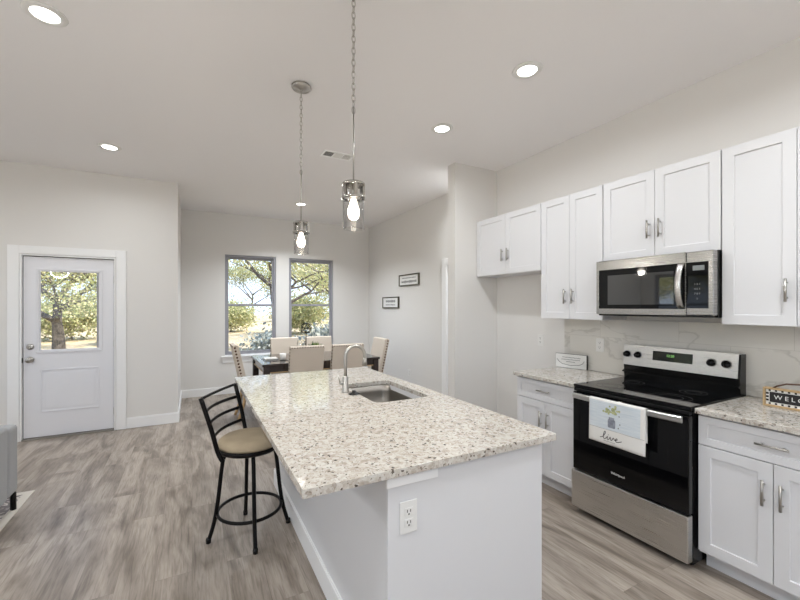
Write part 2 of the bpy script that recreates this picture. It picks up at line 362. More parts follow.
# baseboards
def baseboard(name, boxes):
    b = newbm()
    for x0, x1, y0, y1 in boxes:
        box(b, x0, x1, y0, y1, 0.0005, .118)
        w = x1-x0; d = y1-y0
        if w > d: box(b, x0, x1, y0+d*.3, y1, .118, .13) if y1 in (YD, YB) else box(b, x0, x1, y0, y1-d*.3, .118, .13)
        else: box(b, x0, x1, y0, y1, .118, .13)
    return struct(obj(name, b, 'trim', bev=.002))
bt = .014
baseboard('baseboard_back', [(XD+bt, WX-bt, YB-bt, YB)])
baseboard('baseboard_entry', [(XW, -1.776, YD-bt, YD), (-.706, XD+bt, YD-bt, YD), (XD, XD+bt, YD, YB)])
baseboard('baseboard_right', [(WX-bt, WX, 4.535, YB-bt)])
baseboard('baseboard_left', [(XW, XW+bt, YS+bt, YD-bt)])
baseboard('baseboard_front', [(-1.5, WX-bt, YS, YS+bt)])
baseboard('baseboard_wing', [(2.543-bt, 2.543, 3.43-bt, 3.56+bt), (2.543, WX-bt, 3.43-bt, 3.43), (WX-bt, WX, 2.50, 3.43-bt)])

# windows -------------------------------------------------------
def window(name, axis, a0, a1, z0, z1, c, sgn, sill=True, cat='window'):
    """double-hung window in a wall; c = inner wall face, sgn = outward direction along the wall's normal"""
    if axis == 'X': P = lambda a, d, z: (a, c+sgn*d, z)
    else: P = lambda a, d, z: (c+sgn*d, a, z)
    def bx(bm, s, e, d0, d1, zs, ze):
        p, q = P(s, d0, zs), P(e, d1, ze)
        box(bm, min(p[0], q[0]), max(p[0], q[0]), min(p[1], q[1]), max(p[1], q[1]), zs, ze)
    t = struct(thing(name, '', cat, P((a0+a1)/2, .04, z0)))
    del t['label']; del t['category']
    g = .001; fr = .034
    b = newbm(); a0 += g; a1 -= g; z0 += g; z1 -= g
    bx(b, a0, a0+fr, .03, .11, z0, z1); bx(b, a1-fr, a1, .03, .11, z0, z1)
    bx(b, a0+fr, a1-fr, .03, .11, z0, z0+.03); bx(b, a0+fr, a1-fr, .03, .11, z1-fr, z1)
    obj('window_frame', b, 'vinyl', t, bev=.002)
    zm = (z0+z1)/2+.0
    for nm, zs, ze, d0 in (('lower_sash', z0+.03, zm+.02, .045), ('upper_sash', zm-.02, z1-fr, .075)):
        b = newbm(); s0, s1 = a0+fr, a1-fr; w = .024
        bx(b, s0, s0+w, d0, d0+.028, zs, ze); bx(b, s1-w, s1, d0, d0+.028, zs, ze)
        bx(b, s0+w, s1-w, d0, d0+.028, zs, zs+.038); bx(b, s0+w, s1-w, d0, d0+.028, ze-.036, ze)
        so = obj(nm, b, 'vinyl', t, bev=.002)
        b = newbm(); bx(b, s0+w, s1-w, d0+.012, d0+.016, zs+.038, ze-.036); obj('pane', b, 'pane', so)
    if sill:
        b = newbm(); bx(b, a0-.06, a1+.06, -.045, -.0005, z0-.028, z0-.003); bx(b, a0+.001, a1-.001, -.0005, .03, z0-.002, z0+.012)
        obj('window_sill', b, 'trim', t, bev=.004)
        b = newbm(); bx(b, a0-.04, a1+.04, -.016, -.0005, z0-.115, z0-.029); obj('window_apron', b, 'trim', t, bev=.003)
    return t
for i, (a, c_, z0, z1) in enumerate(WIN): window('window_%d' % (i+1), 'X', a, c_, z0, z1, YB, 1)
for i, (a, c_, z0, z1) in enumerate(WW): window('window_%d' % (i+3), 'Y', a, c_, z0, z1, XW, -1)
for i, (a, c_, z0, z1) in enumerate(SW): window('window_%d' % (i+6), 'X', a, c_, z0, z1, YS, -1, sill=(i == 1))

# casings ----------------------------------------------------------
b = newbm()
box(b, -1.775, -1.677, YD-.02, YD-.0005, 0, 2.155); box(b, -.808, -.708, YD-.02, YD-.0005, 0, 2.155); box(b, -1.677, -.808, YD-.02, YD-.0005, 2.067, 2.155)
box(b, -1.674, -1.657, YD-.02, YD+T, 0, 2.062); box(b, -.828, -.811, YD-.02, YD+T, 0, 2.062); box(b, -1.657, -.828, YD-.02, YD+T, 2.047, 2.062)
struct(obj('trim_1', b, 'trim', bev=.003))
b = newbm(); box(b, -1.656, -.829, YD-.03, YD+T+.02, .0005, .016); struct(obj('trim_2', b, mat('threshold_metal', srgb(150, 145, 138), .4, .6)))
# doorway on the right wall, beyond the wing wall
b = newbm()
box(b, WX-.02, WX-.0005, 4.432, 4.53, 0, 2.15); box(b, WX-.02, WX-.0005, 3.565, 3.618, 0, 2.15); box(b, WX-.02, WX-.0005, 3.618, 4.432, 2.062, 2.15)
box(b, WX-.02, WX+T, 4.413, 4.429, 0, 2.058); box(b, WX-.02, WX+T, 3.622, 3.638, 0, 2.058); box(b, WX-.02, WX+T, 3.638, 4.413, 2.044, 2.058)
struct(obj('trim_3', b, 'trim', bev=.003))

def panel_door(name, a0, a1, z0, z1, y, th, m, lite=None, panels=()):
    """door slab in the XZ plane, visible face at y (facing -Y); lite = glazed opening"""
    t = sthing(name, '', 'door', ((a0+a1)/2, y, z0)); del t['label']; del t['category']
    b = newbm(); wall_boxes(b, 'X', y, y+th, a0, a1, z0, z1, [lite] if lite else [])
    bmesh.ops.remove_doubles(b, verts=list(b.verts), dist=1e-5)
    obj('door_slab', b, m, t)
    for (pa, pb, za, zb) in panels:
        # raised field with a sunken bead round it
        b = newbm(); w = .018
        for k, (i0, i1, yy) in enumerate(((0, w*.5, y-.006), (w*.5, w, y-.002))):
            box(b, pa+i0, pb-i0, yy, y-.0002, za+i0, za+i1); box(b, pa+i0, pb-i0, yy, y-.0002, zb-i1, zb-i0)
            box(b, pa+i0, pa+i1, yy, y-.0002, za+i1, zb-i1); box(b, pb-i1, pb-i0, yy, y-.0002, za+i1, zb-i1)
        obj('panel_moulding', b, m, t, bev=.002)
        b = newbm(); box(b, pa+.04, pb-.04, y-.003, y-.0002, za+.04, zb-.04); obj('raised_panel', b, m, t, bev=.0025)
    if lite:
        pa, pb, za, zb = lite
        b = newbm(); o_ = .022
        box(b, pa-o_, pb+o_, y-.012, y-.0002, za-o_, za); box(b, pa-o_, pb+o_, y-.012, y-.0002, zb, zb+o_)
        box(b, pa-o_, pa, y-.012, y-.0002, za, zb); box(b, pb, pb+o_, y-.012, y-.0002, za, zb)
        box(b, pa, pa+.012, y-.004, y+.018, za, zb); box(b, pb-.012, pb, y-.004, y+.018, za, zb)
        box(b, pa+.012, pb-.012, y-.004, y+.018, za, za+.012); box(b, pa+.012, pb-.012, y-.004, y+.018, zb-.012, zb)
        obj('glass_surround', b, m, t, bev=.003)
        b = newbm(); box(b, pa+.012, pb-.012, y+.008, y+.012, za+.012, zb-.012); obj('door_pane', b, 'pane', t)
    return t
YF = YD+.012
d1 = panel_door('door_1', -1.649, -.836, .022, 2.038, YF, .044, 'door', (-1.518, -.968, .982, 1.888), [(-1.505, -.975, .293, .773)])
b = newbm(); box(b, -1.6565, -1.6495, YF+.015, YF+.04, .0165, 2.0465); box(b, -.8355, -.8285, YF+.015, YF+.04, .0165, 2.0465); box(b, -1.6495, -.8355, YF+.015, YF+.04, 2.0385, 2.0465); box(b, -1.6495, -.8355, YF+.01, YF+.04, .0165, .0215); struct(obj('door_gap_shade', b, 'dark'))  # near-black strips painting the shade of the gap around the door
b = newbm(); box(b, -1.000, -.982, YF+.001, YF+.006, .996, 1.874); box(b, -.996, -.986, YF-.004, YF+.0005, 1.60, 1.66); obj('blind_slider', b, 'vinyl', d1)
b = newbm(); lathe(b, [(0, 0), (.033, 0), (.033, -.006), (.022, -.012), (.013, -.014), (.013, -.03), (.024, -.036), (.03, -.05), (.026, -.064), (0, -.068)], (-1.592, YF, .889), 24, 'Y'); obj('door_knob', b, 'nickel', d1)
b = newbm(); lathe(b, [(0, 0), (.033, 0), (.033, -.008), (.026, -.014), (0, -.015)], (-1.592, YF, 1.033), 24, 'Y'); box(b, -1.597, -1.587, YF-.032, YF-.013, 1.017, 1.049); obj('deadbolt', b, 'nickel', d1)
for z in (.23, 1.04, 1.80):
    b = newbm(); tube(b, [(-.8295, YF-.008, z-.045), (-.8295, YF-.008, z+.045)], .007, 10); obj('hinge', b, 'nickel', d1)
b = newbm(); box(b, -1.6565, -1.655, YF-.025, YF-.001, .862, .915); obj('strike_plate', b, 'black', d1)
# plain closed door on the right wall doorway
d2 = sthing('door_2', '', 'door', (WX+.07, 4.02, 0)); del d2['label']; del d2['category']
b = newbm(); box(b, WX+.06, WX+.1, 3.641, 4.41, .01, 2.041); obj('door_slab', b, 'door', d2, bev=.002)
b = newbm()
for (z0, z1) in ((.25, .85), (1.05, 1.85)):
    box(b, WX+.054, WX+.0598, 3.76, 4.29, z0, z1)
obj('raised_panel', b, 'door', d2, bev=.003)
b = newbm(); lathe(b, [(0, 0), (.03, 0), (.03, -.006), (.012, -.012), (.012, -.03), (.028, -.04), (.026, -.06), (0, -.066)], (WX+.06, 3.71, .92), 20, 'X'); obj('door_knob', b, 'nickel', d2)

# backsplash tiles (part of the wall finish)
b = newbm(); box(b, WX-.010, WX-.0005, 0.30, 2.50, .915, 1.371); struct(obj('trim_4', b, 'marble'))
# ceiling vent
vt = thing('ceiling_vent', 'white rectangular air vent with three slatted sections in the ceiling', 'vent', (1.34, 3.84, H))
b = newbm(); x0, x1, y0, y1 = 1.175, 1.505, 3.755, 3.925; zt = H-.0005; zb = H-.009
box(b, x0, x1, y0, y0+.022, zb, zt); box(b, x0, x1, y1-.022, y1, zb, zt); xs = [x0, x0+.022, x0+.115, x0+.127, x0+.21, x0+.222, x1-.022, x1]
for i in (0, 2, 4, 6): box(b, xs[i], xs[i+1], y0+.022, y1-.022, zb, zt)
obj('vent_frame', b, mat('vent_white', srgb(250, 250, 250), .5), vt, bev=.002)
b = newbm(); box(b, x0+.022, x1-.022, y0+.022, y1-.022, H-.0025, H-.0008); obj('duct_shade', b, 'dark', vt)  # near-black sheet standing in for the shaded vent opening
ang = [.5, -.9, .9]
for i, (a, c_) in enumerate(((xs[1], xs[2]), (xs[3], xs[4]), (xs[5], xs[6]))):
    b = newbm(); k = 7
    for j in range(k):
        y = y0+.03+j*(y1-y0-.06)/(k-1); w = (.0015, .0085, .0058)[i]
        box(b, a, c_, y-w, y+w, H-.006, H-.0045)
    obj('louvre', b, 'white', vt)
# recessed downlights
def downlight(x, y, label, power=None, spread=2.85):
    power = power or LAMP_W
    t = thing('recessed_downlight', label, 'ceiling light', (x, y, H), 'recessed ceiling downlights')
    b = newbm(); lathe(b, [(.062, -.004), (.066, -.009), (.092, -.006), (.098, -.0005), (.062, -.0005)], (x, y, H), 40); obj('trim_ring', b, 'white', t)
    b = newbm(); lathe(b, [(0, -.0045), (.062, -.0045), (.062, -.001), (0, -.001)], (x, y, H), 32); obj('lens', b, 'lens', t)
    ld = bpy.data.lights.new('lamp', 'AREA'); ld.shape = 'DISK'; ld.size = .13; ld.energy = power; ld.spread = spread; ld.color = (.92, .965, 1)
    lo = bpy.data.objects.new('lamp', ld); COL.objects.link(lo); lo.location = (0, 0, -.012); lo.parent = t
    return t
for x, y, lb, *pw_ in ((-.703, 2.722, 'round lit downlight at the top left corner of the picture', 6), (-.724, 4.69, 'round lit downlight in front of the entry door wall', 8),
                 (1.98, 1.87, 'round lit downlight nearest the range and upper cabinets', 8), (1.96, 2.833, 'round lit downlight nearest the refrigerator alcove wing wall', 8),
                 (1.482, 5.93, 'round lit downlight over the dining table', 34, 2.3),
                 (2.95, 3.85, 'added unseen fill downlight behind the wing wall by the hall door', 13, 2.4),  # hidden lamp added to brighten the dining area
                 (-.703, .6, 'added unseen downlight in the living room ceiling left of the camera'), (1.98, .3, 'added unseen downlight over the kitchen aisle behind the camera', 17),  # from here on, unseen downlights continuing the grid, added for fill light
                 (-3.2, .6, 'added unseen downlight by the left living room windows'), (-3.2, 2.72, 'added unseen downlight in the middle of the living room left side'),
                 (-3.2, 4.69, 'added unseen downlight in the far left living room corner'), (-.7, -1.4, 'added unseen downlight by the front window'), (1.98, -1.4, 'added unseen downlight in the front right corner'), (-3.2, -1.4, 'added unseen downlight by the glass patio opening')):
    downlight(x, y, lb, *pw_)
# globe lights added outside the picture to brighten the ceiling
for x, y, lb in ((-2.4, 1.2, 'added unseen fill globe in the middle of the living room'), (.3, -1.2, 'added unseen fill globe by the front windows')):
    t = thing('fill_globe', lb, 'ceiling light', (x, y, H))
    b = newbm(); lathe(b, [(0, -.0005), (.09, -.0005), (.09, -.02), (.015, -.03), (.015, -.7), (0, -.7)], (x, y, H)); obj('ceiling_mount', b, 'nickel', t)
    b = newbm(); lathe(b, [(0, -.7)]+[(.14*math.sin(PI*k/14), -.84+.14*math.cos(PI*k/14)) for k in range(1, 14)]+[(0, -.98)], (x, y, H)); g_ = obj('globe_shade', b, emis('fill_globe_glow', (1, .95, .88, 1), 1.5), t)
    ld = bpy.data.lights.new('lamp', 'POINT'); ld.shadow_soft_size = .16; ld.energy = FILL_W; ld.color = (.90, .955, 1)
    lo = bpy.data.objects.new('lamp', ld); COL.objects.link(lo); lo.location = (0, 0, -.84); lo.parent = t

# outlets / switches -------------------------------------------------
def plate(name, label, cat, c, n, u, kind='outlet'):
    """wall plate: centre c, n = outward normal, u = sideways direction"""
    C_ = Vector(c); N = Vector(n); U = Vector(u); Z_ = Vector((0, 0, 1))
    t = thing(name, label, cat, c)
    def bb(bm, a0, a1, z0, z1, d0, d1):
        p = C_+U*a0+Z_*z0+N*d0; q = C_+U*a1+Z_*z1+N*d1
        box(bm, min(p.x, q.x), max(p.x, q.x), min(p.y, q.y), max(p.y, q.y), min(p.z, q.z), max(p.z, q.z))
    b = newbm(); bb(b, -.036, .036, -.058, .058, .0005, .006); obj('cover_plate', b, 'white', t, bev=.002)
    if kind == 'outlet':
        for s in (-.02, .02):
            b = newbm(); bb(b, -.017, .017, s-.014, s+.014, .006, .008); r_ = obj('receptacle', b, 'white', t, bev=.001)
            b = newbm(); bb(b, -.008, -.005, s-.002, s+.008, .008, .0085); bb(b, .005, .008, s-.002, s+.008, .008, .0085); bb(b, -.003, .003, s-.011, s-.006, .008, .0085)
            obj('slots', b, 'slot', r_)
    else:
        b = newbm(); bb(b, -.016, .016, -.033, .033, .006, .0085); r_ = obj('rocker', b, 'white', t, bev=.001)
    return t
plate('wall_outlet', 'white outlet on painted wall in the refrigerator alcove', 'outlet', (WX, 2.79, 1.14), (-1, 0, 0), (0, 1, 0), 'outlet')
plate('wall_outlet', 'white outlet on marble backsplash left of the range', 'outlet', (WX-.0105, 2.136, 1.147), (-1, 0, 0), (0, 1, 0))
plate('wall_outlet', 'white outlet low on dining room right wall beside the chair', 'outlet', (WX, 5.47, .40), (-1, 0, 0), (0, 1, 0))

# ================================================================ KITCHEN CABINETS
def shaker(name, y0, y1, z0, z1, x, parent, rail=.057, th=.019):
    b = newbm(); rings = []
    for e_, xx in ((0, x+th), (0, x), (rail, x), (rail+.0015, x+.008)):
        rings.append([b.verts.new((xx, y, z)) for y, z in ((y0+e_, z0+e_), (y1-e_, z0+e_), (y1-e_, z1-e_), (y0+e_, z1-e_))])
    for p, q in zip(rings, rings[1:]):
        for i in range(4): b.faces.new((p[i], p[(i+1) % 4], q[(i+1) % 4], q[i]))
    b.faces.new(rings[0]); b.faces.new(rings[-1])
    return obj(name, b, 'cab', parent, bev=.0012)
def pull(parent, y, z, x, vertical=True, L=.125):
    b = newbm(); xo = x-.028
    if vertical:
        tube(b, [(xo, y, z-L/2), (xo, y, z+L/2)], .0065, 10)
        for s in (-1, 1): tube(b, [(xo, y, z+s*L*.32), (x-.0003, y, z+s*L*.32)], .0045, 8)
    else:
        tube(b, [(xo, y-L/2, z), (xo, y+L/2, z)], .0055, 10)
        for s in (-1, 1): tube(b, [(xo, y+s*L*.32, z), (x-.0003, y+s*L*.32, z)], .0045, 8)
    return obj('handle', b, 'nickel', parent)
XU = 2.843; g = .0015
def upper(label, y0, y1, z0, z1, depth_face=XU):
    t = thing('upper_cabinet', label, 'cabinet', (3.0, (y0+y1)/2, z0))
    b = newbm(); box(b, depth_face+.0205, WX-.001, y0+.001, y1-.001, z0, z1); obj('cabinet_body', b, 'cab', t)
    ym = (y0+y1)/2
    for a, c_, hy in ((y0+.003, ym-g, ym-.038), (ym+g, y1-.003, ym+.038)):
        d = shaker('cabinet_door', a, c_, z0+.003, z1-.003, depth_face, t); pull(d, hy, z0+.197, depth_face)
    return t
upper('short white shaker upper cabinet above the empty refrigerator alcove', 2.521, 3.425, 1.815, 2.438)
upper('tall white shaker upper cabinet between refrigerator alcove and microwave', 1.915, 2.519, 1.372, 2.438)
upper('short white shaker upper cabinet directly above the microwave', 1.152, 1.913, 1.825, 2.438)
upper('tall white shaker upper cabinet at the right edge, right of the microwave', .489, 1.150, 1.372, 2.438)
XF = 2.516
def base(label, y0, y1):
    t = thing('base_cabinet', label, 'cabinet', (2.85, (y0+y1)/2, 0))
    b = newbm(); box(b, XF+.0205, WX-.001, y0+.001, y1-.001, .102, .883); obj('cabinet_body', b, 'cab', t)
    b = newbm(); box(b, 2.612, WX-.02, y0+.001, y1-.001, .0005, .1015); obj('toe_kick', b, 'cab', t)
    ym = (y0+y1)/2
    d = shaker('drawer', y0+.003, y1-.003, .713, .872, XF, t, rail=.04); pull(d, ym, .797, XF, False)
    for a, c_, hy in ((y0+.003, ym-g, ym-.034), (ym+g, y1-.003, ym+.034)):
        d = shaker('cabinet_door', a, c_, .118, .708, XF, t); pull(d, hy, .572 if y0 > 1.5 else .56, XF)
    return t
base('white shaker base cabinet left of the range, under the short counter', 1.889, 2.492)
base('white shaker base cabinet right of the range under the welcome sign', .49, 1.128)
def counter(label, y0, y1):
    b = newbm(); rbox(b, 2.486, WX-.0012, y0, y1, .884, .914, .004, 2); return tag(obj('granite_countertop', b, 'granite'), label, 'countertop')
counter('short speckled granite countertop left of the range', 1.886, 2.512)
counter('speckled granite countertop right of the range holding the welcome sign', .47, 1.130)

# ---------------- island
isl = thing('kitchen_island', 'white panelled kitchen island body with baseboard and end panel', 'island', (1.0, 2.26, 0))
IX0, IX1, IY0, IY1 = .613, 1.385, 1.222, 3.30
b = newbm(); wall_boxes(b, 'X', IY0+.012, IY0+.04, IX0, IX1-.02, 0, .883, [])
box(b, IX0, IX0+.03, IY0+.04, IY1, 0, .883); box(b, IX0+.03, IX1-.02, IY1-.03, IY1, 0, .883); box(b, IX1-.05, IX1-.02, IY0+.04, IY1-.03, .1, .883)
obj('island_body', b, 'cab', isl)
b = newbm(); box(b, IX0, IX1, IY0, IY0+.0115, .0005, .883); obj('end_panel', b, 'cab', isl, bev=.002)
b = newbm(); box(b, IX1-.018, IX1, IY0+.0115, IY0+.035, .0005, .883); obj('corner_stile', b, 'cab', isl, bev=.002)
b = newbm(); box(b, IX0-.008, .821, IY0-.010, IY0-.0005, .838, .883); obj('support_cleat', b, 'trim', isl, bev=.002)
b = newbm(); box(b, IX0-.0125, IX0-.0005, IY0, IY1+.012, .0005, .125); box(b, IX0-.009, IX0-.0005, IY0, IY1+.012, .125, .135); obj('baseboard_strip', b, 'trim', isl, bev=.002)
for k in range(3):
    y0 = IY0+.05+k*.675
    dd = [(y0, y0+.33), (y0+.333, y0+.665)]
    b = newbm()
    for a, c_ in dd: box(b, IX1-.0195, IX1-.001, a, c_, .11, .86)
    obj('cabinet_door', b, 'cab', isl, bev=.002)
plate('wall_outlet', 'white outlet on the end panel of the island', 'outlet', (.695, IY0-.0005, .718), (0, -1, 0), (1, 0, 0))
def rrect(x0, x1, y0, y1, r, n=5):
    pts = []
    for cx, cy, a0 in ((x1-r, y1-r, 0), (x0+r, y1-r, PI/2), (x0+r, y0+r, PI), (x1-r, y0+r, 3*PI/2)):
        for k in range(n+1):
            a = a0+PI/2*k/n; pts.append((cx+r*math.cos(a), cy+r*math.sin(a)))
    return pts
SX0, SX1, SY0, SY1 = .955, 1.335, 2.055, 2.665
b = newbm(); edges = []
for pts in (rrect(.302, 1.442, 1.188, 3.341, .006, 2), rrect(SX0, SX1, SY0, SY1, .055, 6)):
    vs = [b.verts.new((x, y, .884)) for x, y in pts]
    edges += [b.edges.new((vs[i], vs[(i+1) % len(vs)])) for i in range(len(vs))]
bmesh.ops.triangle_fill(b, edges=edges, use_beauty=True)
r = bmesh.ops.extrude_face_region(b, geom=list(b.faces)); bmesh.ops.translate(b, verts=[v for v in r['geom'] if isinstance(v, bmesh.types.BMVert)], vec=(0, 0, .03))
top = tag(obj('granite_countertop', b, 'granite', bev=.003), 'large speckled granite slab on the island with sink cut-out', 'countertop')
# sink
sk = thing('undermount_sink', 'stainless steel undermount sink set in the island countertop', 'sink', (1.13, 2.37, .68))
b = newbm(); rings = []
for (e, z, r_) in ((.035, .8835, .08), (.003, .8835, .058), (-.002, .83, .056), (-.008, .70, .052), (-.03, .685, .04)):
    rings.append([b.verts.new((x, y, z)) for x, y in rrect(SX0-e, SX1+e, SY0-e, SY1+e, r_, 6)])
for a, c_ in zip(rings, rings[1:]):
    for i in range(len(a)):
        f = b.faces.new((a[i], a[(i+1) % len(a)], c_[(i+1) % len(a)], c_[i])); f.smooth = True
b.faces.new(rings[-1]); obj('basin', b, 'steelv', sk)
b = newbm(); lathe(b, [(0, .0), (.03, 0), (.042, .003), (.045, .0005)], (1.13, 2.37, .6852), 24); obj('drain', b, 'chrome', sk)
# faucet
fx, fy = .90, 2.42; fz = .9145
fc = thing('gooseneck_faucet', 'brushed nickel gooseneck faucet standing behind the island sink', 'faucet', (fx, fy, fz))
b = newbm(); lathe(b, [(0, 0), (.027, 0), (.027, .006), (.021, .012), (.02, .10), (.0175, .105), (.0, .105)], (fx, fy, fz), 24); obj('faucet_body', b, 'nickel', fc)
b = newbm(); R_ = .07; pts = [(fx, fy, fz+.10), (fx, fy, fz+.17)]+[(fx+R_-R_*math.cos(a), fy, fz+.232+R_*math.sin(a)) for a in [PI*k/14 for k in range(15)]]+[(fx+2*R_, fy, fz+.215)]
tube(b, pts, .0115, 14); obj('spout', b, 'nickel', fc)
b = newbm(); tube(b, [(fx+2*R_, fy, fz+.22), (fx+2*R_, fy, fz+.165)], [.0135, .0145], 14); obj('spray_head', b, 'nickel', fc)
b = newbm(); tube(b, [(fx-.019, fy, fz+.06), (fx-.04, fy, fz+.062)], .011, 12); tube(b, [(fx-.036, fy, fz+.062), (fx-.052, fy, fz+.115)], [.006, .0045], 10); obj('lever_handle', b, 'nickel', fc)
b = newbm(); lathe(b, [(0, 0), (.037, 0), (.038, .003), (.032, .007), (.014, .009), (.013, .022), (0, .023)], (.928, 2.335, .9145), 28); tag(obj('sink_air_switch', b, 'blackpl'), 'small dark round button on the island beside the faucet', 'sink button')

# ---------------- range
rg = thing('electric_range', 'stainless and black electric range between the base cabinets', 'stove', (2.8, 1.515, 0))
RY0, RY1 = 1.136, 1.880
b = newbm(); box(b, 2.49, 3.12, RY0+.002, RY1-.002, .03, .895); box(b, 2.53, 3.08, RY0+.03, RY1-.03, .0005, .03); obj('range_body', b, 'blackpl', rg)
b = newbm(); rbox(b, 2.458, 3.06, RY0-.001, RY1+.001, .897, .921, .004); obj('cooktop', b, 'blackglass', rg)
ctop = [o for o in bpy.data.objects if o.name.startswith('cooktop')][0]
for (x, y, r_) in ((2.62, 1.71, .09), (2.62, 1.32, .11), (2.89, 1.71, .075), (2.89, 1.32, .075)):
    b = newbm(); 
    for rr in (r_, r_*.6):
        lathe(b, [(rr, .0), (rr, .0004), (rr-.002, .0004), (rr-.002, 0)], (x, y, .9212), 40)
    obj('burner_ring', b, 'slot', ctop)
b = newbm(); rbox(b, 2.455, 2.489, RY0+.004, RY1-.004, .872, .896, .003); obj('front_rail', b, 'blackpl', rg)
b = newbm(); rbox(b, 2.447, 2.489, RY0+.003, RY1-.003, .315, .868, .005); dr = obj('oven_door', b, 'blackglass', rg)
b = newbm(); box(b, 2.4462, 2.447, RY0+.11, RY1-.11, .47, .78); obj('oven_window', b, 'blackglass', dr)
lettering('brand_lettering', 'Whirlpool', .022, 'paper', dr, (2.4468, 1.545, .385), (0, -1, 0), (0, 0, 1), .0004)
b = newbm()
# flat bar handle bowed slightly outwards, on two posts
N_ = 14; a0, a1 = RY0+.02, RY1-.035
prev = None
for k in range(N_+1):
    y = a0+(a1-a0)*k/N_; t_ = (k/N_-.5)*2; xo = 2.405-.012*(1-t_*t_)
    vs = [b.verts.new(c) for c in ((xo, y, .832), (xo-.006, y, .838), (xo-.006, y, .862), (xo, y, .868), (xo+.012, y, .868), (xo+.012, y, .832))]
    if prev:
        for i in range(6): b.faces.new((prev[i], prev[(i+1) % 6], vs[(i+1) % 6], vs[i]))
    else: b.faces.new(vs)
    prev = vs
b.faces.new(list(reversed(prev)))
for y in (a0+.03, a1-.03): box(b, 2.41, 2.4468, y-.014, y+.014, .838, .862)
obj('oven_handle', b, 'steel', dr)
b = newbm(); rbox(b, 2.437, 2.489, RY0+.003, RY1+.004, .045, .308, .006); obj('storage_drawer', b, 'steel', rg)
# backguard: profile extruded along Y
def extrude_y(bm, prof, y0, y1):
    a = [bm.verts.new((x, y0, z)) for x, z in prof]; c_ = [bm.verts.new((x, y1, z)) for x, z in prof]
    for i in range(len(prof)): bm.faces.new((a[i], a[(i+1) % len(prof)], c_[(i+1) % len(prof)], c_[i]))
    bm.faces.new(a); bm.faces.new(list(reversed(c_)))
b = newbm(); extrude_y(b, [(3.062, .896), (3.055, .96), (3.03, .968), (3.03, .974), (3.058, .985), (3.052, 1.022), (3.068, 1.176), (3.134, 1.176), (3.134, .896)], RY0+.002, RY1-.002)
bgd = obj('backguard', b, 'blackpl', rg)
b = newbm(); extrude_y(b, [(3.046, 1.024), (3.0635, 1.181), (3.11, 1.181), (3.11, 1.1775), (3.0675, 1.1775), (3.051, 1.024)], RY0+.012, RY1-.001)
cp = obj('control_panel', b, 'steel', rg, bev=.001)
def on_cp(y, z): return (3.0462+(z-1.024)/(1.181-1.024)*.0175-.0006, y, z)
b = newbm(); p0 = on_cp(0, 1.082); p1 = on_cp(0, 1.15); extrude_y(b, [(p0[0]-.001, 1.082), (p1[0]-.001, 1.15), (p1[0]+.001, 1.15), (p0[0]+.001, 1.082)], 1.40, 1.66)
dp = obj('display', b, 'lcd', cp)
lettering('clock_digits', '12:30', .024, 'lcdtext', dp, (on_cp(0, 1.125)[0]-.002, 1.54, 1.122), (0, -1, 0), (.11, 0, 1), .0003)
for y in (1.850, 1.768, 1.291, 1.209):
    z = 1.108; c_ = on_cp(y, z); b = newbm(); lathe(b, [(0, 0), (.024, 0), (.024, -.006), (.019, -.01), (.017, -.03), (.0, -.032)], (c_[0]-.0005, y, z), 24, 'X'); box(b, c_[0]-.04, c_[0]-.028, y-.004, y+.004, z-.016, z+.016)
    kb = obj('knob', b, 'blackpl', cp)
    b = newbm(); lathe(b, [(.026, 0), (.028, 0), (.028, -.002), (.026, -.002), (.026, 0)], (c_[0]-.0005, y, z), 24, 'X'); obj('knob_ring', b, 'greyink', kb)
# towel
tw = thing('dish_towel', 'white and blue printed dish towel hung over the oven handle', 'towel', (2.39, 1.52, .868))
TY0, TY1, TZ = 1.335, 1.705, .587
def towel_sheet(bm, y0, y1, z0, z1, x, amp, nx=14, nz=12, drift=0):
    g_ = []
    for i in range(nz+1):
        row = []
        for j in range(nx+1):
            u = j/nx; v = i/nz; w = (1-v)
            row.append(bm.verts.new((x-amp*w*(.6+.4*math.sin(u*7+1))-.002*math.sin(u*11), y0+(y1-y0)*u, z0+(z1-z0)*v-.006*w*math.sin(u*3)+drift*(1-u)*w)))
        g_.append(row)
    for i in range(nz):
        for j in range(nx):
            f = bm.faces.new((g_[i][j], g_[i][j+1], g_[i+1][j+1], g_[i+1][j])); f.smooth = True
def xbar(y):
    t_ = ((y-a0)/(a1-a0)-.5)*2; return 2.405-.012*(1-t_*t_)
b = newbm()
# one sheet that runs up the back, over the bar and down the front
cols = 16; path = []
for k in range(14): path.append(('b', k/13))
for k in range(1, 5): path.append(('t', k/5))
for k in range(20): path.append(('f', k/19))
grid = []
for kind_, s in path:
    row = []
    for j in range(cols+1):
        u = j/cols; y = TY0+(TY1-TY0)*u; xf = xbar(y)-.0085; xb = xbar(y)+.0145
        if kind_ == 'b': p = (xb+.004*(1-s), y+.006, .66+(.869-.66)*s)
        elif kind_ == 't': p = (xb+(xf-xb)*s, y, .869+.004*math.sin(PI*s))
        else: p = (xf-.006*s*(.6+.4*math.sin(u*6+1))-.0015*math.sin(u*12)*s, y+.004*s*math.sin(u*3), .869-(.869-TZ)*s-.012*u*s*0)
        row.append(b.verts.new(p))
    grid.append(row)
for r0, r1 in zip(grid, grid[1:]):
    for j in range(cols):
        f = b.faces.new((r0[j], r0[j+1], r1[j+1], r1[j])); f.smooth = True
ts = obj('towel_cloth', b, 'towel', tw, normals=False); so = ts.modifiers.new('solid', 'SOLIDIFY'); so.thickness = .0022; so.offset = 0
def fx_t(y, z):     # front surface of the towel
    u = (y-TY0)/(TY1-TY0); s = (.869-z)/(.869-TZ); return xbar(y)-.0085-.006*s*(.6+.4*math.sin(u*6+1))-.0015*math.sin(u*12)*s-.0014
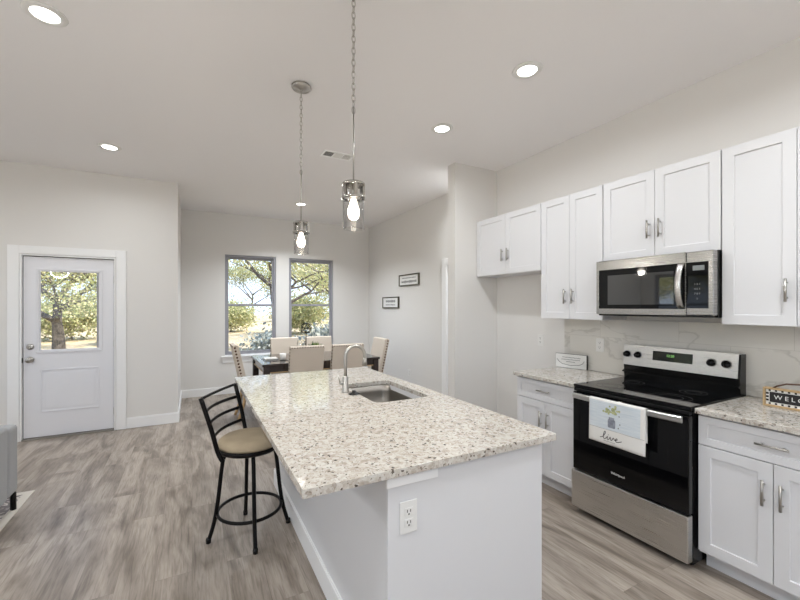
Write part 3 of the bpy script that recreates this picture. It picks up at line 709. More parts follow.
def decal(name, pts, m, d=0., parent=None, closed=True, th=None):
    """flat print that lies on the towel: pts (y,z)"""
    b = newbm()
    if th is None:
        vs = [b.verts.new((fx_t(y, z)-d, y, z)) for y, z in pts]; b.faces.new(vs)
    else:
        L, R = [], []
        for i, (y, z) in enumerate(pts):
            q = pts[min(i+1, len(pts)-1)]; p = pts[max(i-1, 0)]; dx, dz = q[0]-p[0], q[1]-p[1]; l_ = math.hypot(dx, dz) or 1
            w = (th[i] if isinstance(th, list) else th)/2; nx, nz = -dz/l_*w, dx/l_*w
            L.append(b.verts.new((fx_t(y+nx, z+nz)-d, y+nx, z+nz))); R.append(b.verts.new((fx_t(y-nx, z-nz)-d, y-nx, z-nz)))
        for i in range(len(pts)-1): b.faces.new((L[i], L[i+1], R[i+1], R[i]))
    return obj(name, b, m, parent or ts, normals=False)
b = newbm(); y0, y1, z0, z1 = TY0+.03, TY1-.004, .685, .86; gn = []
for i in range(9):
    gn.append([b.verts.new((fx_t(y0+(y1-y0)*j/12, z0+(z1-z0)*i/8)-.0004, y0+(y1-y0)*j/12, z0+(z1-z0)*i/8)) for j in range(13)])
for i in range(8):
    for j in range(12): b.faces.new((gn[i][j], gn[i][j+1], gn[i+1][j+1], gn[i+1][j]))
obj('blue_panel_print', b, 'towelblue', ts, normals=False)
decal('border_line', [(TY0+.004+(TY1-TY0-.008)*k/12, .683) for k in range(13)], 'greyink', .0008, th=.0018)
jy = 1.545
decal('jar_print', [(jy-.022, .70), (jy+.022, .70), (jy+.025, .71), (jy+.025, .748), (jy+.018, .757), (jy+.018, .768), (jy-.018, .768), (jy-.018, .757), (jy-.025, .748), (jy-.025, .71)], 'jar', .0008)
b = newbm()
for k in range(26):
    a = random.uniform(.15, PI-.15); r0 = random.uniform(.02, .075); cy_ = jy+math.cos(a)*r0*.85; cz = .782+math.sin(a)*r0*.85; s = random.uniform(.006, .011); d_ = .001+k*.00002
    vs = [b.verts.new((fx_t(cy_, cz)-d_, cy_+s*math.cos(q), cz+s*math.sin(q))) for q in [2*PI*i/6 for i in range(6)]]; b.faces.new(vs)
obj('flower_print', b, 'printg', ts, normals=False)
for (y, z) in ((1.495, .785), (1.49, .735), (1.50, .71)):
    decal('bee_print', [(y-.004, z), (y, z-.005), (y+.004, z), (y, z+.006)], 'ink', .001)
# handwritten "live"
def stroke(pts): return [(1.60-p[0]*.034, .618+p[1]*.034) for p in pts]
def smooth(pts, n=5):
    out = []
    for i in range(len(pts)-1):
        p0, p1, p2, p3 = pts[max(i-1, 0)], pts[i], pts[i+1], pts[min(i+2, len(pts)-1)]
        for k in range(n):
            t = k/n
            out.append(tuple(.5*((2*p1[c])+(-p0[c]+p2[c])*t+(2*p0[c]-5*p1[c]+4*p2[c]-p3[c])*t*t+(-p0[c]+3*p1[c]-3*p2[c]+p3[c])*t**3) for c in (0, 1)))
    out.append(pts[-1]); return out
word = [(-.7, .15), (-.2, .3), (.3, .95), (.45, 1.4), (.25, 1.45), (.05, .8), (.05, .2), (.3, .05), (.7, .45), (.85, .65), (.8, .2), (1.0, .05), (1.3, .5), (1.4, .65), (1.5, .15), (1.65, .1), (1.95, .6), (2.1, .62), (2.2, .35), (2.5, .35), (2.75, .55), (2.6, .7), (2.4, .4), (2.55, .08), (3.0, .15), (3.6, .45)]
decal('live_lettering', stroke(smooth(word)), 'ink', .001, th=.0042)
decal('live_dot', stroke([(.95, 1.0), (1.1, 1.0)]), 'ink', .001, th=.004)
decal('script_line', [(1.60-k*.006, .607+.0015*(k % 2)) for k in range(14)], 'greyink', .001, th=.0022)

# ---------------- microwave
mw = thing('over_range_microwave', 'stainless over-the-range microwave hung under the cabinet above the stove', 'microwave', (2.95, 1.533, 1.413))
b = newbm(); box(b, 2.814, WX-.0115, 1.154, 1.911, 1.413, 1.8235); box(b, 2.775, 2.814, 1.165, 1.9, 1.413, 1.425); obj('microwave_body', b, 'blackpl', mw)
b = newbm(); zz = (1.4255, 1.8235)
# door frame around the window
def frame_x(bm, x0, x1, ya, yb, za, zb, ia, ib, ja, jb):
    box(bm, x0, x1, ya, ia, za, zb); box(bm, x0, x1, ib, yb, za, zb); box(bm, x0, x1, ia, ib, za, ja); box(bm, x0, x1, ia, ib, jb, zb)
b2 = newbm(); frame_x(b2, 2.758, 2.813, 1.3005, 1.910, zz[0], zz[1], 1.306, 1.890, 1.466, 1.756); bmesh.ops.remove_doubles(b2, verts=list(b2.verts), dist=1e-5)
md = obj('microwave_door', b2, 'mwsteel', mw, bev=.0015); b.free()
b = newbm(); box(b, 2.761, 2.812, 1.307, 1.889, 1.467, 1.755); gl = obj('door_glass', b, 'blackglass', md)
b = newbm(); box(b, 2.7604, 2.761, 1.372, 1.82, 1.495, 1.712); obj('window_screen', b, 'mwglass', gl)
b = newbm(); rbox(b, 2.758, 2.813, 1.155, 1.299, zz[0], zz[1], .006, 3); pf = obj('control_frame', b, 'mwsteel', mw)
b = newbm(); box(b, 2.7565, 2.7578, 1.180, 1.2975, 1.470, 1.757); ctl = obj('control_panel', b, 'blackglass', pf)
b = newbm(); box(b, 2.7555, 2.7564, 1.2, 1.262, 1.705, 1.735); obj('display', b, mat('grey_display', srgb(120, 124, 124), .3), ctl)
for i, w_ in enumerate(('1 2 3', '4 5 6', '7 8 9', '0')):
    lettering('keypad_lettering', w_, .016, 'greyink', ctl, (2.7562, 1.238, 1.62-i*.03), (0, -1, 0), (0, 0, 1), .0002)
lettering('brand_lettering', 'Whirlpool', .024, 'paper', md, (2.7578, 1.57, 1.782), (0, -1, 0), (0, 0, 1), .0004)
b = newbm(); hp = []
for k in range(13):
    t_ = k/12; hp.append((2.751-.042*math.sin(PI*t_)**.7, 1.326, 1.470+.284*t_))
prev = None
for p in hp:
    vs = [b.verts.new(c) for c in ((p[0]+.006, p[1]+.018, p[2]), (p[0]-.003, p[1]+.016, p[2]), (p[0]-.006, p[1], p[2]), (p[0]-.003, p[1]-.016, p[2]), (p[0]+.006, p[1]-.018, p[2]))]
    if prev:
        for i in range(5):
            f = b.faces.new((prev[i], prev[(i+1) % 5], vs[(i+1) % 5], vs[i])); f.smooth = True
    else: b.faces.new(vs)
    prev = vs
b.faces.new(list(reversed(prev))); obj('door_handle', b, 'steel', md)

# ---------------- counter decor
# left plaque: angled slightly, leaning on backsplash
pq = thing('plaque_sign', 'small white plaque with curved script and swoosh on the left counter', 'sign', (3.085, 2.385, .9145))
b = newbm(); box(b, -.011, .011, -.145, .145, 0, .13); 
pqm = obj('plaque_block', b, 'slot', None); pqm.parent = pq
b = newbm(); box(b, -.0135, -.0112, -.143, .143, .002, .128); f_ = obj('plaque_face', b, 'paper', None, bev=.001); f_.parent = pq
OFF[pq.name] = Vector((0, 0, 0))
def bar_text(parent, rows, x, m='greyink'):
    for (y0, y1, z, h_) in rows:
        b = newbm(); n_ = int(abs(y1-y0)/.012); 
        for k in range(n_):
            ya = y0+(y1-y0)*k/n_; yb = y0+(y1-y0)*(k+.7)/n_; zz_ = z+random.uniform(-.2, .2)*h_
            box(b, x-.0004, x, min(ya, yb), max(ya, yb), zz_-h_/2, zz_+h_/2)
        o = obj('script_lettering', b, m, None); o.parent = parent
bar_text(pq, [(-.09, .08, .098, .006), (-.085, .09, .078, .006), (-.04, .045, .058, .006)], -.0137)
b = newbm(); pts = [(-.0138, -.125, .075), (-.0138, -.11, .052), (-.0138, -.08, .036), (-.0138, -.03, .03), (-.0138, 0, .024), (-.0138, .03, .03), (-.0138, .08, .036), (-.0138, .11, .055), (-.0138, .13, .08)]
tube(b, pts, .0018, 6); o = obj('swoosh', b, 'ink', None); o.parent = pq
pq.rotation_euler = (0, 0, .20)
# welcome box sign
ws = thing('welcome_sign', 'wooden box sign reading WELCOME with black check border and leather handle', 'sign', (2.925, .825, .9145))
OFF[ws.name] = Vector((0, 0, 0))
def loc(name, b, m, parent, bev=0): o = obj(name, b, m, None, bev=bev); o.parent = parent; return o
wl, wh = .155, .105
b = newbm(); frame_x(b, -.02, .02, -wl, wl, 0, wh, -wl+.009, wl-.009, .009, wh-.009); loc('wood_frame', b, 'signwood', ws, .001)
b = newbm(); box(b, -.004, .0, -wl+.0092, wl-.0092, .0092, wh-.0092); bd = loc('white_board', b, 'paper', ws)
b = newbm(); cw = .0135; nn = int((2*wl-.02)/cw)
for k in range(nn):
    y = -wl+.0095+k*cw
    if k % 2 == 0:
        for z in (wh-.0205, .0105): box(b, -.0046, -.0041, y, y+cw*.72, z, z+.0095)
for s in (-wl+.0095, wl-.0215):
    for z in (.028, .047, .066): box(b, -.0046, -.0041, s, s+.012, z, z+.011)
loc('black_checks', b, 'ink', bd)
b = newbm(); box(b, -.0062, -.0041, -wl+.026, wl-.026, .024, wh-.024); bp = loc('black_board', b, 'ink', ws)
lt = lettering('welcome_lettering', 'W E L C O M E', .034, 'paper', bp, (-.0068, 0, wh/2), (0, -1, 0), (0, 0, 1), .0005)
lt.data.transform(Matrix.Scale(1.0, 4))
b = newbm(); tube(b, [(0, .118, wh-.004), (0, .10, wh+.012), (0, .06, wh+.03), (0, 0, wh+.036), (0, -.06, wh+.03), (0, -.10, wh+.012), (0, -.118, wh-.004)], .0045, 8); loc('leather_handle', b, 'leather', ws)

# ---------------- pendants
def pendant(x, y, label):
    t = thing('pendant_light', label, 'pendant light', (x, y, H), 'glass pendants over the island')
    b = newbm(); lathe(b, [(0, -.0005), (.066, -.0005), (.068, -.012), (.06, -.024), (.02, -.03), (.008, -.034), (.008, -.05), (0, -.05)], (x, y, H), 36); obj('canopy', b, 'nickel', t)
    b = newbm(); z = H-.05; k = 0
    while z > 2.45:
        L = .034; pts = []
        for q in range(14):
            a = 2*PI*q/14; u = .0085*math.cos(a); w = L/2*math.sin(a)*1.12
            pts.append((x+(u if k % 2 else 0), y+(0 if k % 2 else u), z-L/2+w))
        tube(b, pts, .0022, 6, closed=True); z -= .029; k += 1
    obj('chain', b, 'nickel', t)
    b = newbm(); tube(b, [(x, y, 2.46), (x, y, 2.083)], .0042, 10); obj('rod', b, 'nickel', t)
    zt_, zb_ = 2.087, 2.004
    b = newbm(); lathe(b, [(0, zt_), (.05, zt_), (.056, zt_-.004), (.056, zt_-.016), (.05, zt_-.016), (.05, zt_-.006), (0, zt_-.006)], (x, y, 0), 40)
    lathe(b, [(.0575, zb_+.014), (.059, zb_+.012), (.059, zb_), (.053, zb_), (.053, zb_+.014), (.0575, zb_+.014)], (x, y, 0), 40)
    for q in range(6):
        a = 2*PI*q/6+.35; m_ = bmesh.new(); box(m_, -.004, .004, -.008, .008, zb_+.01, zt_-.012)
        bmesh.ops.transform(m_, matrix=Matrix.Translation((x, y, 0)) @ Matrix.Rotation(a, 4, 'Z') @ Matrix.Translation((.053, 0, 0)), verts=list(m_.verts))
        me = bpy.data.meshes.new('t'); m_.to_mesh(me); m_.free(); b.from_mesh(me); bpy.data.meshes.remove(me)
    obj('shade_cap', b, 'chrome', t)
    b = newbm(); lathe(b, [(0, zt_-.007), (.02, zt_-.007), (.02, zt_-.075), (.016, zt_-.08), (0, zt_-.08)], (x, y, 0), 20); obj('socket', b, 'nickel', t)
    b = newbm(); lathe(b, [(.0515, zt_-.02), (.0515, 1.860), (.048, 1.858), (.048, zt_-.02)], (x, y, 0), 40); gs = obj('glass_shade', b, 'glass', t)
    b = newbm(); lathe(b, [(.0518, .006), (.0528, .004), (.053, 0), (.0518, -.002)], (x, y, 1.860), 40); obj('glass_rim', b, 'glass', gs)
    b = newbm(); lathe(b, [(0, zt_-.08), (.012, zt_-.082), (.017, zt_-.10), (.027, zt_-.13), (.029, zt_-.15), (.024, zt_-.17), (.012, zt_-.18), (0, zt_-.182)], (x, y, 0), 20); obj('bulb', b, 'bulb', t)
    ld = bpy.data.lights.new('lamp', 'POINT'); ld.shadow_soft_size = .03; ld.energy = 12; ld.color = (1, .94, .86)
    lo = bpy.data.objects.new('lamp', ld); COL.objects.link(lo); lo.parent = t; lo.location = (0, 0, 1.90-H)
    return t
pendant(.699, 1.766, 'clear glass pendant light on chain hung nearer the camera')
pendant(.690, 2.757, 'clear glass pendant light on chain hung farther back')

# ---------------- bar stool
def make_stool(label):
    t = thing('bar_stool', label, 'bar stool')
    # local frame: seat at origin, backrest on -X side, faces +X
    b = newbm(); lathe(b, [(0, .555), (.185, .555), (.196, .566), (.196, .582), (.185, .585), (0, .585)], (0, 0, 0), 40); obj('seat_ring', b, 'black', t)
    b = newbm(); lathe(b, [(0, .586), (.188, .586), (.196, .6), (.192, .62), (.17, .636), (.10, .644), (0, .646)], (0, 0, 0), 40); obj('seat_cushion', b, 'suede', t)
    for k in range(4):
        a = PI/4+k*PI/2+LEGROT; d = Vector((math.cos(a), math.sin(a), 0)); b = newbm()
        pts = [(d*.09)+Vector((0, 0, .548)), (d*.135)+Vector((0, 0, .543)), (d*.158)+Vector((0, 0, .515)), (d*.170)+Vector((0, 0, .45)), (d*.192)+Vector((0, 0, .25)), (d*.214)+Vector((0, 0, .12)), (d*.245)+Vector((0, 0, .012))]
        tube(b, smooth3(pts, 4), .0125, 12); lg = obj('leg', b, 'black', t)
        b = newbm(); lathe(b, [(0, 0), (.015, 0), (.016, .02), (.0135, .03), (0, .03)], (d.x*.246, d.y*.246, 0), 14); obj('foot_cap', b, 'blackpl', lg)
    b = newbm(); tube(b, [(.195*math.cos(2*PI*k/40), .195*math.sin(2*PI*k/40), .165) for k in range(40)], .0105, 10, closed=True); obj('foot_ring', b, 'black', t)
    b = newbm(); lathe(b, [(0, .535), (.10, .535), (.10, .554), (0, .554)], (0, 0, 0), 24); obj('swivel_plate', b, 'black', t)
    posts = []
    for s in (-1, 1):
        pts = [Vector((-.085, s*.196, .54)), Vector((-.115, s*.200, .60)), Vector((-.15, s*.210, .74)), Vector((-.205, s*.226, .93))]
        b = newbm(); tube(b, smooth3(pts, 4), .0135, 12); obj('back_post', b, 'black', t)
    for i, z in enumerate((.925, .84, .765, .68)):
        f = (z-.60)/.33; xx = -.115-.09*f
        pts = []
        for k in range(13):
            u = k/12*2-1; bow = (.012 if i == 0 else .045)*(1-u*u)
            pts.append((xx-bow, u*(.200+.024*f), z))
        b = newbm(); tube(b, pts, .0095 if i == 0 else .011, 10, squash=.6); obj('back_slat', b, 'black', t)
    return t
def smooth3(pts, n=4):
    pts = [Vector(p) for p in pts]; out = []
    for i in range(len(pts)-1):
        p0, p1, p2, p3 = pts[max(i-1, 0)], pts[i], pts[i+1], pts[min(i+2, len(pts)-1)]
        for k in range(n):
            t = k/n; out.append(.5*((2*p1)+(p2-p0)*t+(2*p0-5*p1+4*p2-p3)*t*t+(-p0+3*p1-3*p2+p3)*t**3))
    out.append(pts[-1]); return out
SEATROT = math.atan2(-.5, .86)
LEGROT = -SEATROT+math.atan2(-.24, 0)-PI/4
st = make_stool('black metal bar stool with round tan seat at the island')
put(st, (.336, 2.685, 0), SEATROT)

# ---------------- dining set
TX0, TX1, TYa, TYb = .77, 2.385, 5.0, 6.04
tb = thing('dining_table', 'dark espresso wood dining table set in front of the windows', 'table', ((TX0+TX1)/2, (TYa+TYb)/2, 0))
b = newbm(); rbox(b, TX0, TX1, TYa, TYb, .728, .758, .004); obj('tabletop', b, 'espresso', tb)
b = newbm(); frame_x2 = [(TX0+.026, TX1-.026, TYa+.026, TYa+.0295), (TX0+.026, TX0+.0295, TYa+.0295, TYb-.03)]
for q in frame_x2: box(b, *q, .64, .652)
obj('trim_strip', b, 'tanwood', tb)
b = newbm(); i_ = .03
box(b, TX0+i_, TX1-i_, TYa+i_, TYa+i_+.02, .64, .7275); box(b, TX0+i_, TX1-i_, TYb-i_-.02, TYb-i_, .64, .7275)
box(b, TX0+i_, TX0+i_+.02, TYa+i_+.02, TYb-i_-.02, .64, .7275); box(b, TX1-i_-.02, TX1-i_, TYa+i_+.02, TYb-i_-.02, .64, .7275); obj('apron', b, 'espresso', tb)
for x in (TX0+.055, TX1-.055):
    for y in (TYa+.055, TYb-.055):
        b = newbm(); box(b, x-.04, x+.04, y-.04, y+.04, 0.0005, .7275); obj('leg', b, 'espresso', tb, bev=.004)
def make_chair(label):
    # local: faces +Y, back at -Y, centre of seat at origin
    t = thing('dining_chair', label, 'dining chair', group='upholstered dining chairs round the table')
    b = newbm(); rbox(b, -.235, .235, -.20, .24, .36, .475, .02, 3); obj('seat', b, 'cream', t)
    # leaning back panel
    b = newbm(); prof = [(-.150, .40), (-.160, .50), (-.265, .975), (-.275, .985), (-.30, .99), (-.335, .975), (-.335, .96), (-.235, .50), (-.225, .36), (-.18, .36)]
    a = [b.verts.new((-.235, y, z)) for y, z in prof]; c_ = [b.verts.new((.235, y, z)) for y, z in prof]
    for i in range(len(prof)): b.faces.new((a[i], a[(i+1) % len(prof)], c_[(i+1) % len(prof)], c_[i]))
    b.faces.new(a); b.faces.new(list(reversed(c_))); bk = obj('backrest', b, 'cream', t, bev=.006)
    b = newbm()
    def nail(x, y, z, ax):
        lathe(b, [(.0135, 0), (.010, .005*ax), (0, .007*ax)], (x, y, z), 8, 'X')
    for s in (-1, 1):
        for k in range(14):
            z = .42+k*.041; y = -.200-(z-.42)*.215+.004
            nail(s*.2352, y, z, s)
    for k in range(13):
        x = -.215+k*.0358; z = .968
        lathe(b, [(.008, 0), (.006, -.004), (0, -.005)], (x, -.3355, z), 8, 'Y')
    obj('nailhead_trim', b, 'bronze', bk)
    for sx in (-1, 1):
        b = newbm(); tube(b, [(sx*.20, .20, .365), (sx*.20, .205, .0005)], [.026, .016], 4); obj('leg', b, 'tanwood', t)
        b = newbm(); tube(b, smooth3([(sx*.20, -.19, .365), (sx*.20, -.20, .22), (sx*.20, -.27, .0025)], 4), .019, 4); obj('leg', b, 'tanwood', t)
    return t
ch0 = make_chair('cream dining chair with its back to the camera, directly left of the faucet')
cx_ = (TX0+TX1)/2
CH = [((1.285, 5.12), 0, 'cream dining chair, back to the camera, left one on the near side of the table'),
      ((1.83, 5.12), 0, 'cream dining chair, back to the camera, right one on the near side, behind the faucet'),
      ((1.30, 5.96), PI, 'cream dining chair on the window side of the table, the left one'),
      ((1.85, 5.96), PI, 'cream dining chair on the window side of the table, the right one'),
      ((.79, 5.50), -PI/2, 'cream dining chair at the left end of the table, seen from the side'),
      ((2.345, 5.50), PI/2, 'cream dining chair at the right end of the table by the right wall')]
for i, ((x, y), r_, lb) in enumerate(CH):
    c_ = ch0 if i == 0 else dup(ch0)
    put(c_, (x, y, 0), r_, lb, (.92, 1, 1))
# table items
zt = .7585
b = newbm(); box(b, .84, 1.14, 5.24, 5.60, zt, zt+.003); tag(obj('placemat', b, 'blackpl'), 'dark square placemat at the left end of the dining table', 'placemat')
b = newbm(); rbox(b, .87, 1.04, 5.41, 5.58, zt+.0035, zt+.018, .004); tag(obj('square_plate', b, 'ceramic'), 'white square plate on the dark placemat', 'plate')
b = newbm(); lathe(b, [(0, 0), (.03, 0), (.035, .01), (.043, .085), (.040, .085), (.032, .012), (0, .01)], (1.085, 5.32, zt+.0035), 28)
cup = tag(obj('cup', b, 'ceramic'), 'white cup on the dark placemat at the left end of the table', 'cup')
b = newbm(); rbox(b, 1.93, 2.13, 5.36, 5.56, zt, zt+.016, .004); tag(obj('square_plate', b, 'ceramic'), 'white square plate at the right end of the dining table', 'plate')
b = newbm(); lathe(b, [(0, 0), (.03, 0), (.035, .01), (.043, .085), (.040, .085), (.032, .012), (0, .01)], (1.93, 5.22, zt), 28)
tag(obj('cup', b, 'ceramic'), 'white cup at the right end of the table behind the faucet', 'cup')
# glass jar
gx, gy = 1.38, 5.54
b = newbm(); lathe(b, [(0, 0), (.05, 0), (.055, .01), (.055, .20), (.045, .22), (.045, .24), (.042, .24), (.042, .22), (.051, .2), (.051, .012), (0, .008)], (gx, gy, zt), 30); tag(obj('glass_jar', b, 'glass'), 'clear glass jar in the middle of the dining table left of the plant', 'jar')
# wire orb
ox, oy = 1.475, 5.60
ob = thing('wire_orb_ornament', 'dark open wire ball ornament on a thin stand on the dining table', 'ornament', (ox, oy, zt))
b = newbm(); R_ = .08; zc = 1.165-.0
import itertools
ph = (1+5**.5)/2
vv = [Vector(v).normalized() for v in [(s1, s2*ph, 0) for s1 in (1, -1) for s2 in (1, -1)]+[(0, s1, s2*ph) for s1 in (1, -1) for s2 in (1, -1)]+[(s2*ph, 0, s1) for s1 in (1, -1) for s2 in (1, -1)]]
for i, j in itertools.combinations(range(12), 2):
    if (vv[i]-vv[j]).length < 1.1:
        a_, c2 = vv[i]*R_, vv[j]*R_; mid = ((a_+c2)/2).normalized()*R_
        o3 = Vector((ox, oy, zc)); tube(b, [o3+a_, o3+mid, o3+c2], .0045, 6)
obj('wire_ball', b, 'black', ob)
b = newbm(); tube(b, [(ox, oy, zt+.015), (ox, oy, zc-R_*.9)], .005, 8); lathe(b, [(0, 0), (.05, 0), (.048, .012), (0, .016)], (ox, oy, zt), 24); obj('stand', b, 'black', ob)
# succulent bowl
px_, py_ = 1.57, 5.48
pb = thing('potted_succulent', 'low green succulent arrangement in a pot on the dining table', 'plant', (px_, py_, zt))
b = newbm(); lathe(b, [(0, 0), (.06, 0), (.085, .05), (.09, .13), (.082, .13), (.075, .06), (0, .11)], (px_, py_, zt), 28); obj('pot', b, 'ceramic', pb)
b = newbm()
for k in range(130):
    a = random.uniform(0, 2*PI); el = random.uniform(.1, 1.4); L = random.uniform(.05, .11); base_ = Vector((px_+random.uniform(-.05, .05), py_+random.uniform(-.05, .05), zt+.125))
    d = Vector((math.cos(a)*math.cos(el), math.sin(a)*math.cos(el), math.sin(el))); s = d.cross(Vector((0, 0, 1))).normalized()*.011
    p = [base_, base_+d*L*.5+s, base_+d*L, base_+d*L*.5-s]; b.faces.new([b.verts.new(q) for q in p])
obj('leaves', b, 'succ', pb, normals=False)

# ---------------- wall signs right wall
def wall_sign(label, y0, y1, z0, z1, rows):
    t = thing('framed_sign', label, 'wall sign', (WX, (y0+y1)/2, (z0+z1)/2))
    x0, x1 = WX-.03, WX-.0008
    b = newbm(); frame_x(b, x0, x1, y0, y1, z0, z1, y0+.02, y1-.02, z0+.018, z1-.018); obj('sign_frame', b, 'frame', t, bev=.002)
    b = newbm(); box(b, x0+.012, x0+.016, y0+.0205, y1-.0205, z0+.0185, z1-.0185); fc_ = obj('sign_face', b, 'paper', t)
    for (za, hh, a, c_) in rows:
        b = newbm(); n_ = 16
        for k in range(n_):
            ya = y0+(y1-y0)*(a+(c_-a)*k/n_); yb = y0+(y1-y0)*(a+(c_-a)*(k+.75)/n_)
            zc_ = z0+(z1-z0)*za; h2 = (z1-z0)*hh/2*random.uniform(.6, 1)
            box(b, x0+.0112, x0+.0118, ya, yb, zc_-h2, zc_+h2)
        obj('sign_lettering', b, 'greyink', fc_)
wall_sign('upper small framed white sign on the dining room right wall', 5.15, 5.80, 1.822, 2.012, [(.68, .10, .15, .85), (.36, .22, .12, .88)])
wall_sign('lower small framed white sign on the dining room right wall', 5.82, 6.44, 1.452, 1.652, [(.62, .24, .2, .8), (.3, .1, .2, .8)])

# ---------------- sofa and rug (left edge)
sf = thing('grey_sofa', 'grey upholstered sofa with black metal legs at the left edge', 'sofa', (-2.0, 3.4, 0))
sx = -1.127
b = newbm(); rbox(b, -3.2, sx, 3.63, 3.79, .135, .63, .03, 4); obj('back_frame', b, 'sofa', sf)
b = newbm(); rbox(b, -1.33, sx, 2.95, 3.618, .135, .655, .025, 4); obj('armrest', b, 'sofa', sf)
b = newbm(); rbox(b, -3.2, -3.0, 2.95, 3.618, .135, .655, .025, 4); obj('armrest', b, 'sofa', sf)
b = newbm(); rbox(b, -2.995, -1.335, 2.95, 3.625, .135, .27, .01, 2); obj('seat_frame', b, 'sofa', sf)
for x0, x1 in ((-2.99, -2.17), (-2.16, -1.34)):
    b = newbm(); rbox(b, x0, x1, 2.94, 3.5, .272, .44, .04, 4); obj('seat_cushion', b, 'sofa', sf)
    b = newbm(); rbox(b, x0, x1, 3.47, 3.625, .442, .70, .05, 4); obj('back_cushion', b, 'sofa', sf)
for x in (-3.12, sx-.022):
    for y in (3.02, 3.765):
        b = newbm(); tube(b, [(x, y, .1345), (x, y, .0085)], .018, 4); obj('leg', b, 'black', sf)
rgz = thing('area_rug', 'cream and grey patterned rug under the sofa at the left edge', 'rug', (-2.5, 2.6, 0))
b = newbm(); frame = (-3.9, -1.118, 1.2, 4.088); x0, x1, y0, y1 = frame; w = .055
box(b, x0, x1, y0, y0+w, .0006, .008); box(b, x0, x1, y1-w, y1, .0006, .008); box(b, x0, x0+w, y0+w, y1-w, .0006, .008); box(b, x1-w, x1, y0+w, y1-w, .0006, .008)
obj('rug_border', b, 'rugb', rgz)
b = newbm(); box(b, x0+w, x1-w, y0+w, y1-w, .0006, .0075); obj('rug_field', b, 'rug', rgz)

# ================================================================ OUTSIDE
b = newbm(); box(b, -60, 60, -60, 80, -.6, -.16); struct(obj('ground', b, 'grass'))
b = newbm(); box(b, -2.6, .2, YD+T+.001, 7.0, -.1595, -.1) if False else box(b, -2.6, XD-T-.01, YD+T+.001, 7.3, -.1595, -.03); struct(obj('porch_slab', b, 'concrete'))
def tree_meshes(seed, h, spread, levels, nleaf, leafsize, clump, trunk_r, lean=0., up=.35):
    rnd = random.Random(seed); bt_ = newbm(); bl = newbm(); tips = []
    def grow(p, d, L, r, lv):
        n_ = 5; pts = [p.copy()]; cur = p.copy(); dd = d.copy()
        for k in range(n_):
            dd = (dd+Vector((rnd.uniform(-1, 1), rnd.uniform(-1, 1), rnd.uniform(-.5, .8)))*.16).normalized(); cur = cur+dd*L/n_; pts.append(cur.copy())
        tube(bt_, pts, [r*(1-.5*k/n_) for k in range(n_+1)], 7 if lv > 1 else 5, caps=False)
        if lv == 0: tips.append((pts[-1], L)); tips.append((pts[3], L)); return
        nb = 3 if lv < levels else 5
        for k in range(nb):
            a = 2*PI*(k+rnd.random()*.7)/nb; q = pts[-1] if k < 2 else pts[rnd.choice((3, 4))]
            nd = (dd*.55+Vector((math.cos(a), math.sin(a), rnd.uniform(-.1, up)))*spread).normalized()
            grow(q, nd, L*rnd.uniform(.62, .8), r*.5, lv-1)
        tips.append((pts[-1], L*.6))
    grow(Vector((0, 0, 0)), Vector((lean, 0, 1)).normalized(), h, trunk_r, levels)
    for k in range(nleaf):
        p, L = rnd.choice(tips); c_ = p+Vector((rnd.gauss(0, 1), rnd.gauss(0, 1), rnd.gauss(0, .8)))*clump
        n = Vector((rnd.uniform(-1, 1), rnd.uniform(-1, 1), rnd.uniform(-1, 1))).normalized(); t1 = n.orthogonal().normalized(); t2 = n.cross(t1); s = leafsize*rnd.uniform(.6, 1.3)
        bl.faces.new([bl.verts.new(c_+t1*s), bl.verts.new(c_+t2*s*.6), bl.verts.new(c_-t1*s), bl.verts.new(c_-t2*s*.6)])
    return bt_, bl
def make_tree(name, label, seed, leafm, cat='tree', group=None, **kw):
    t = thing(name, label, cat, group=group); a, c_ = tree_meshes(seed, **kw); obj('trunk', a, 'bark', t, normals=False); obj('foliage', c_, leafm, t, normals=False); return t
G = -.16
oak = make_tree('oak_tree', 'large spreading oak whose dark branches cross the left back window', 3, 'leafy', h=2.4, spread=.95, levels=4, nleaf=7500, leafsize=.055, clump=.33, trunk_r=.15, up=.2)
put(oak, (2.75, 15.0, G), 2.2)
o2 = dup(oak); put(o2, (6.9, 20.0, G), 2.4, 'spreading oak seen through the right back window', 1.0)
o3 = make_tree('oak_tree', 'thick-trunked tree seen through the entry door glass', 11, 'leafy', h=3.0, spread=.8, levels=4, nleaf=15000, leafsize=.075, clump=.6, trunk_r=.34, up=.3)
put(o3, (-4.15, 17.5, G), 1.0, s=.62)
pine = make_tree('broadleaf_tree', 'tree', 21, 'leafd', h=4.6, spread=.75, levels=3, nleaf=7000, leafsize=.13, clump=.8, trunk_r=.2, up=.4)
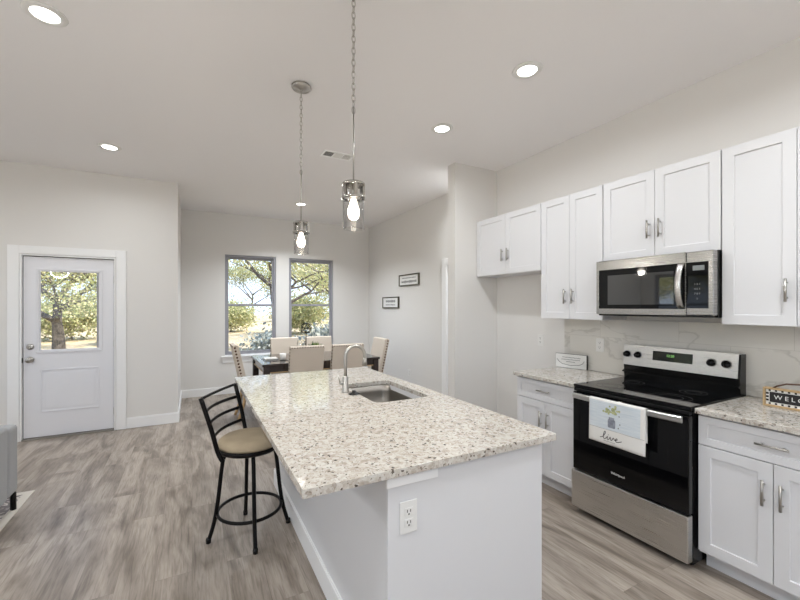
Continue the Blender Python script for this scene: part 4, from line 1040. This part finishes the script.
spots = [(-24, 42), (-17, 44), (-11, 40), (-5.5, 44), (0, 41), (6, 45), (12, 42), (18, 45), (24, 42)]
for i, (x, y) in enumerate(spots):
    p = pine if i == 0 else dup(pine); s = .55+.2*((i*37) % 10)/10
    put(p, (x, y, G), i*1.3, 'green tree in the distant row beyond the lawn', s); p['group'] = 'distant tree row beyond the lawn'
bush = make_tree('bush', 'bush', 31, 'leafg', cat='bush', h=.35, spread=1.0, levels=2, nleaf=2600, leafsize=.06, clump=.22, trunk_r=.03, up=.5)
bs = [((1.9, 10.6), 1.0, 'grey-green bush at the bottom right of the left back window', 'g'), ((3.4, 11.2), 1.1, 'grey-green bush at the bottom left of the right back window', 'g'), ((5.2, 13.5), 1.2, 'grey-green bush at the right of the right back window', 'g')]
for i, ((x, y), s, lb, kk) in enumerate(bs):
    p = bush if i == 0 else dup(bush); put(p, (x, y, G), i*1.9, lb, s)
hedge = make_tree('shrub', 'shrub', 41, 'leafy', cat='shrub', h=.9, spread=1.0, levels=3, nleaf=9000, leafsize=.075, clump=.5, trunk_r=.05, up=.4)
for i, (x, y) in enumerate([(-14.5, 25), (-9.8, 27), (-5.2, 24), (-1.2, 26), (2.2, 27), (5.9, 23.5), (10.2, 27.5), (14.5, 24)]):
    p = hedge if i == 0 else dup(hedge); put(p, (x, y, G), i*2.1+(1.5 if i == 5 else 0), 'yellow-green shrub in the row at the far edge of the lawn', (.75+.15*(i % 3)) if x > -3.5 else 1.0); p['group'] = 'shrub row at the far edge of the lawn'
for x, y, s, lb in ((-2.3, 20.5, .7, 'yellow-green shrub behind the door glass, right of the trunk'), (-7.2, 20.5, .7, 'yellow-green shrub behind the door glass, left of the trunk')):
    p = dup(hedge); put(p, (x, y, G), x, lb, s); del p['group']
# trees to the west, seen only as reflections
for i, (x, y) in enumerate([(-11, -2.5), (-10.5, 6.0), (-15.5, 12.5)]):
    p = dup(o3); put(p, (x, y, G), 1.1*i, 'leafy tree outside the left side of the house', .6); p['group'] = 'trees outside the left side of the house'
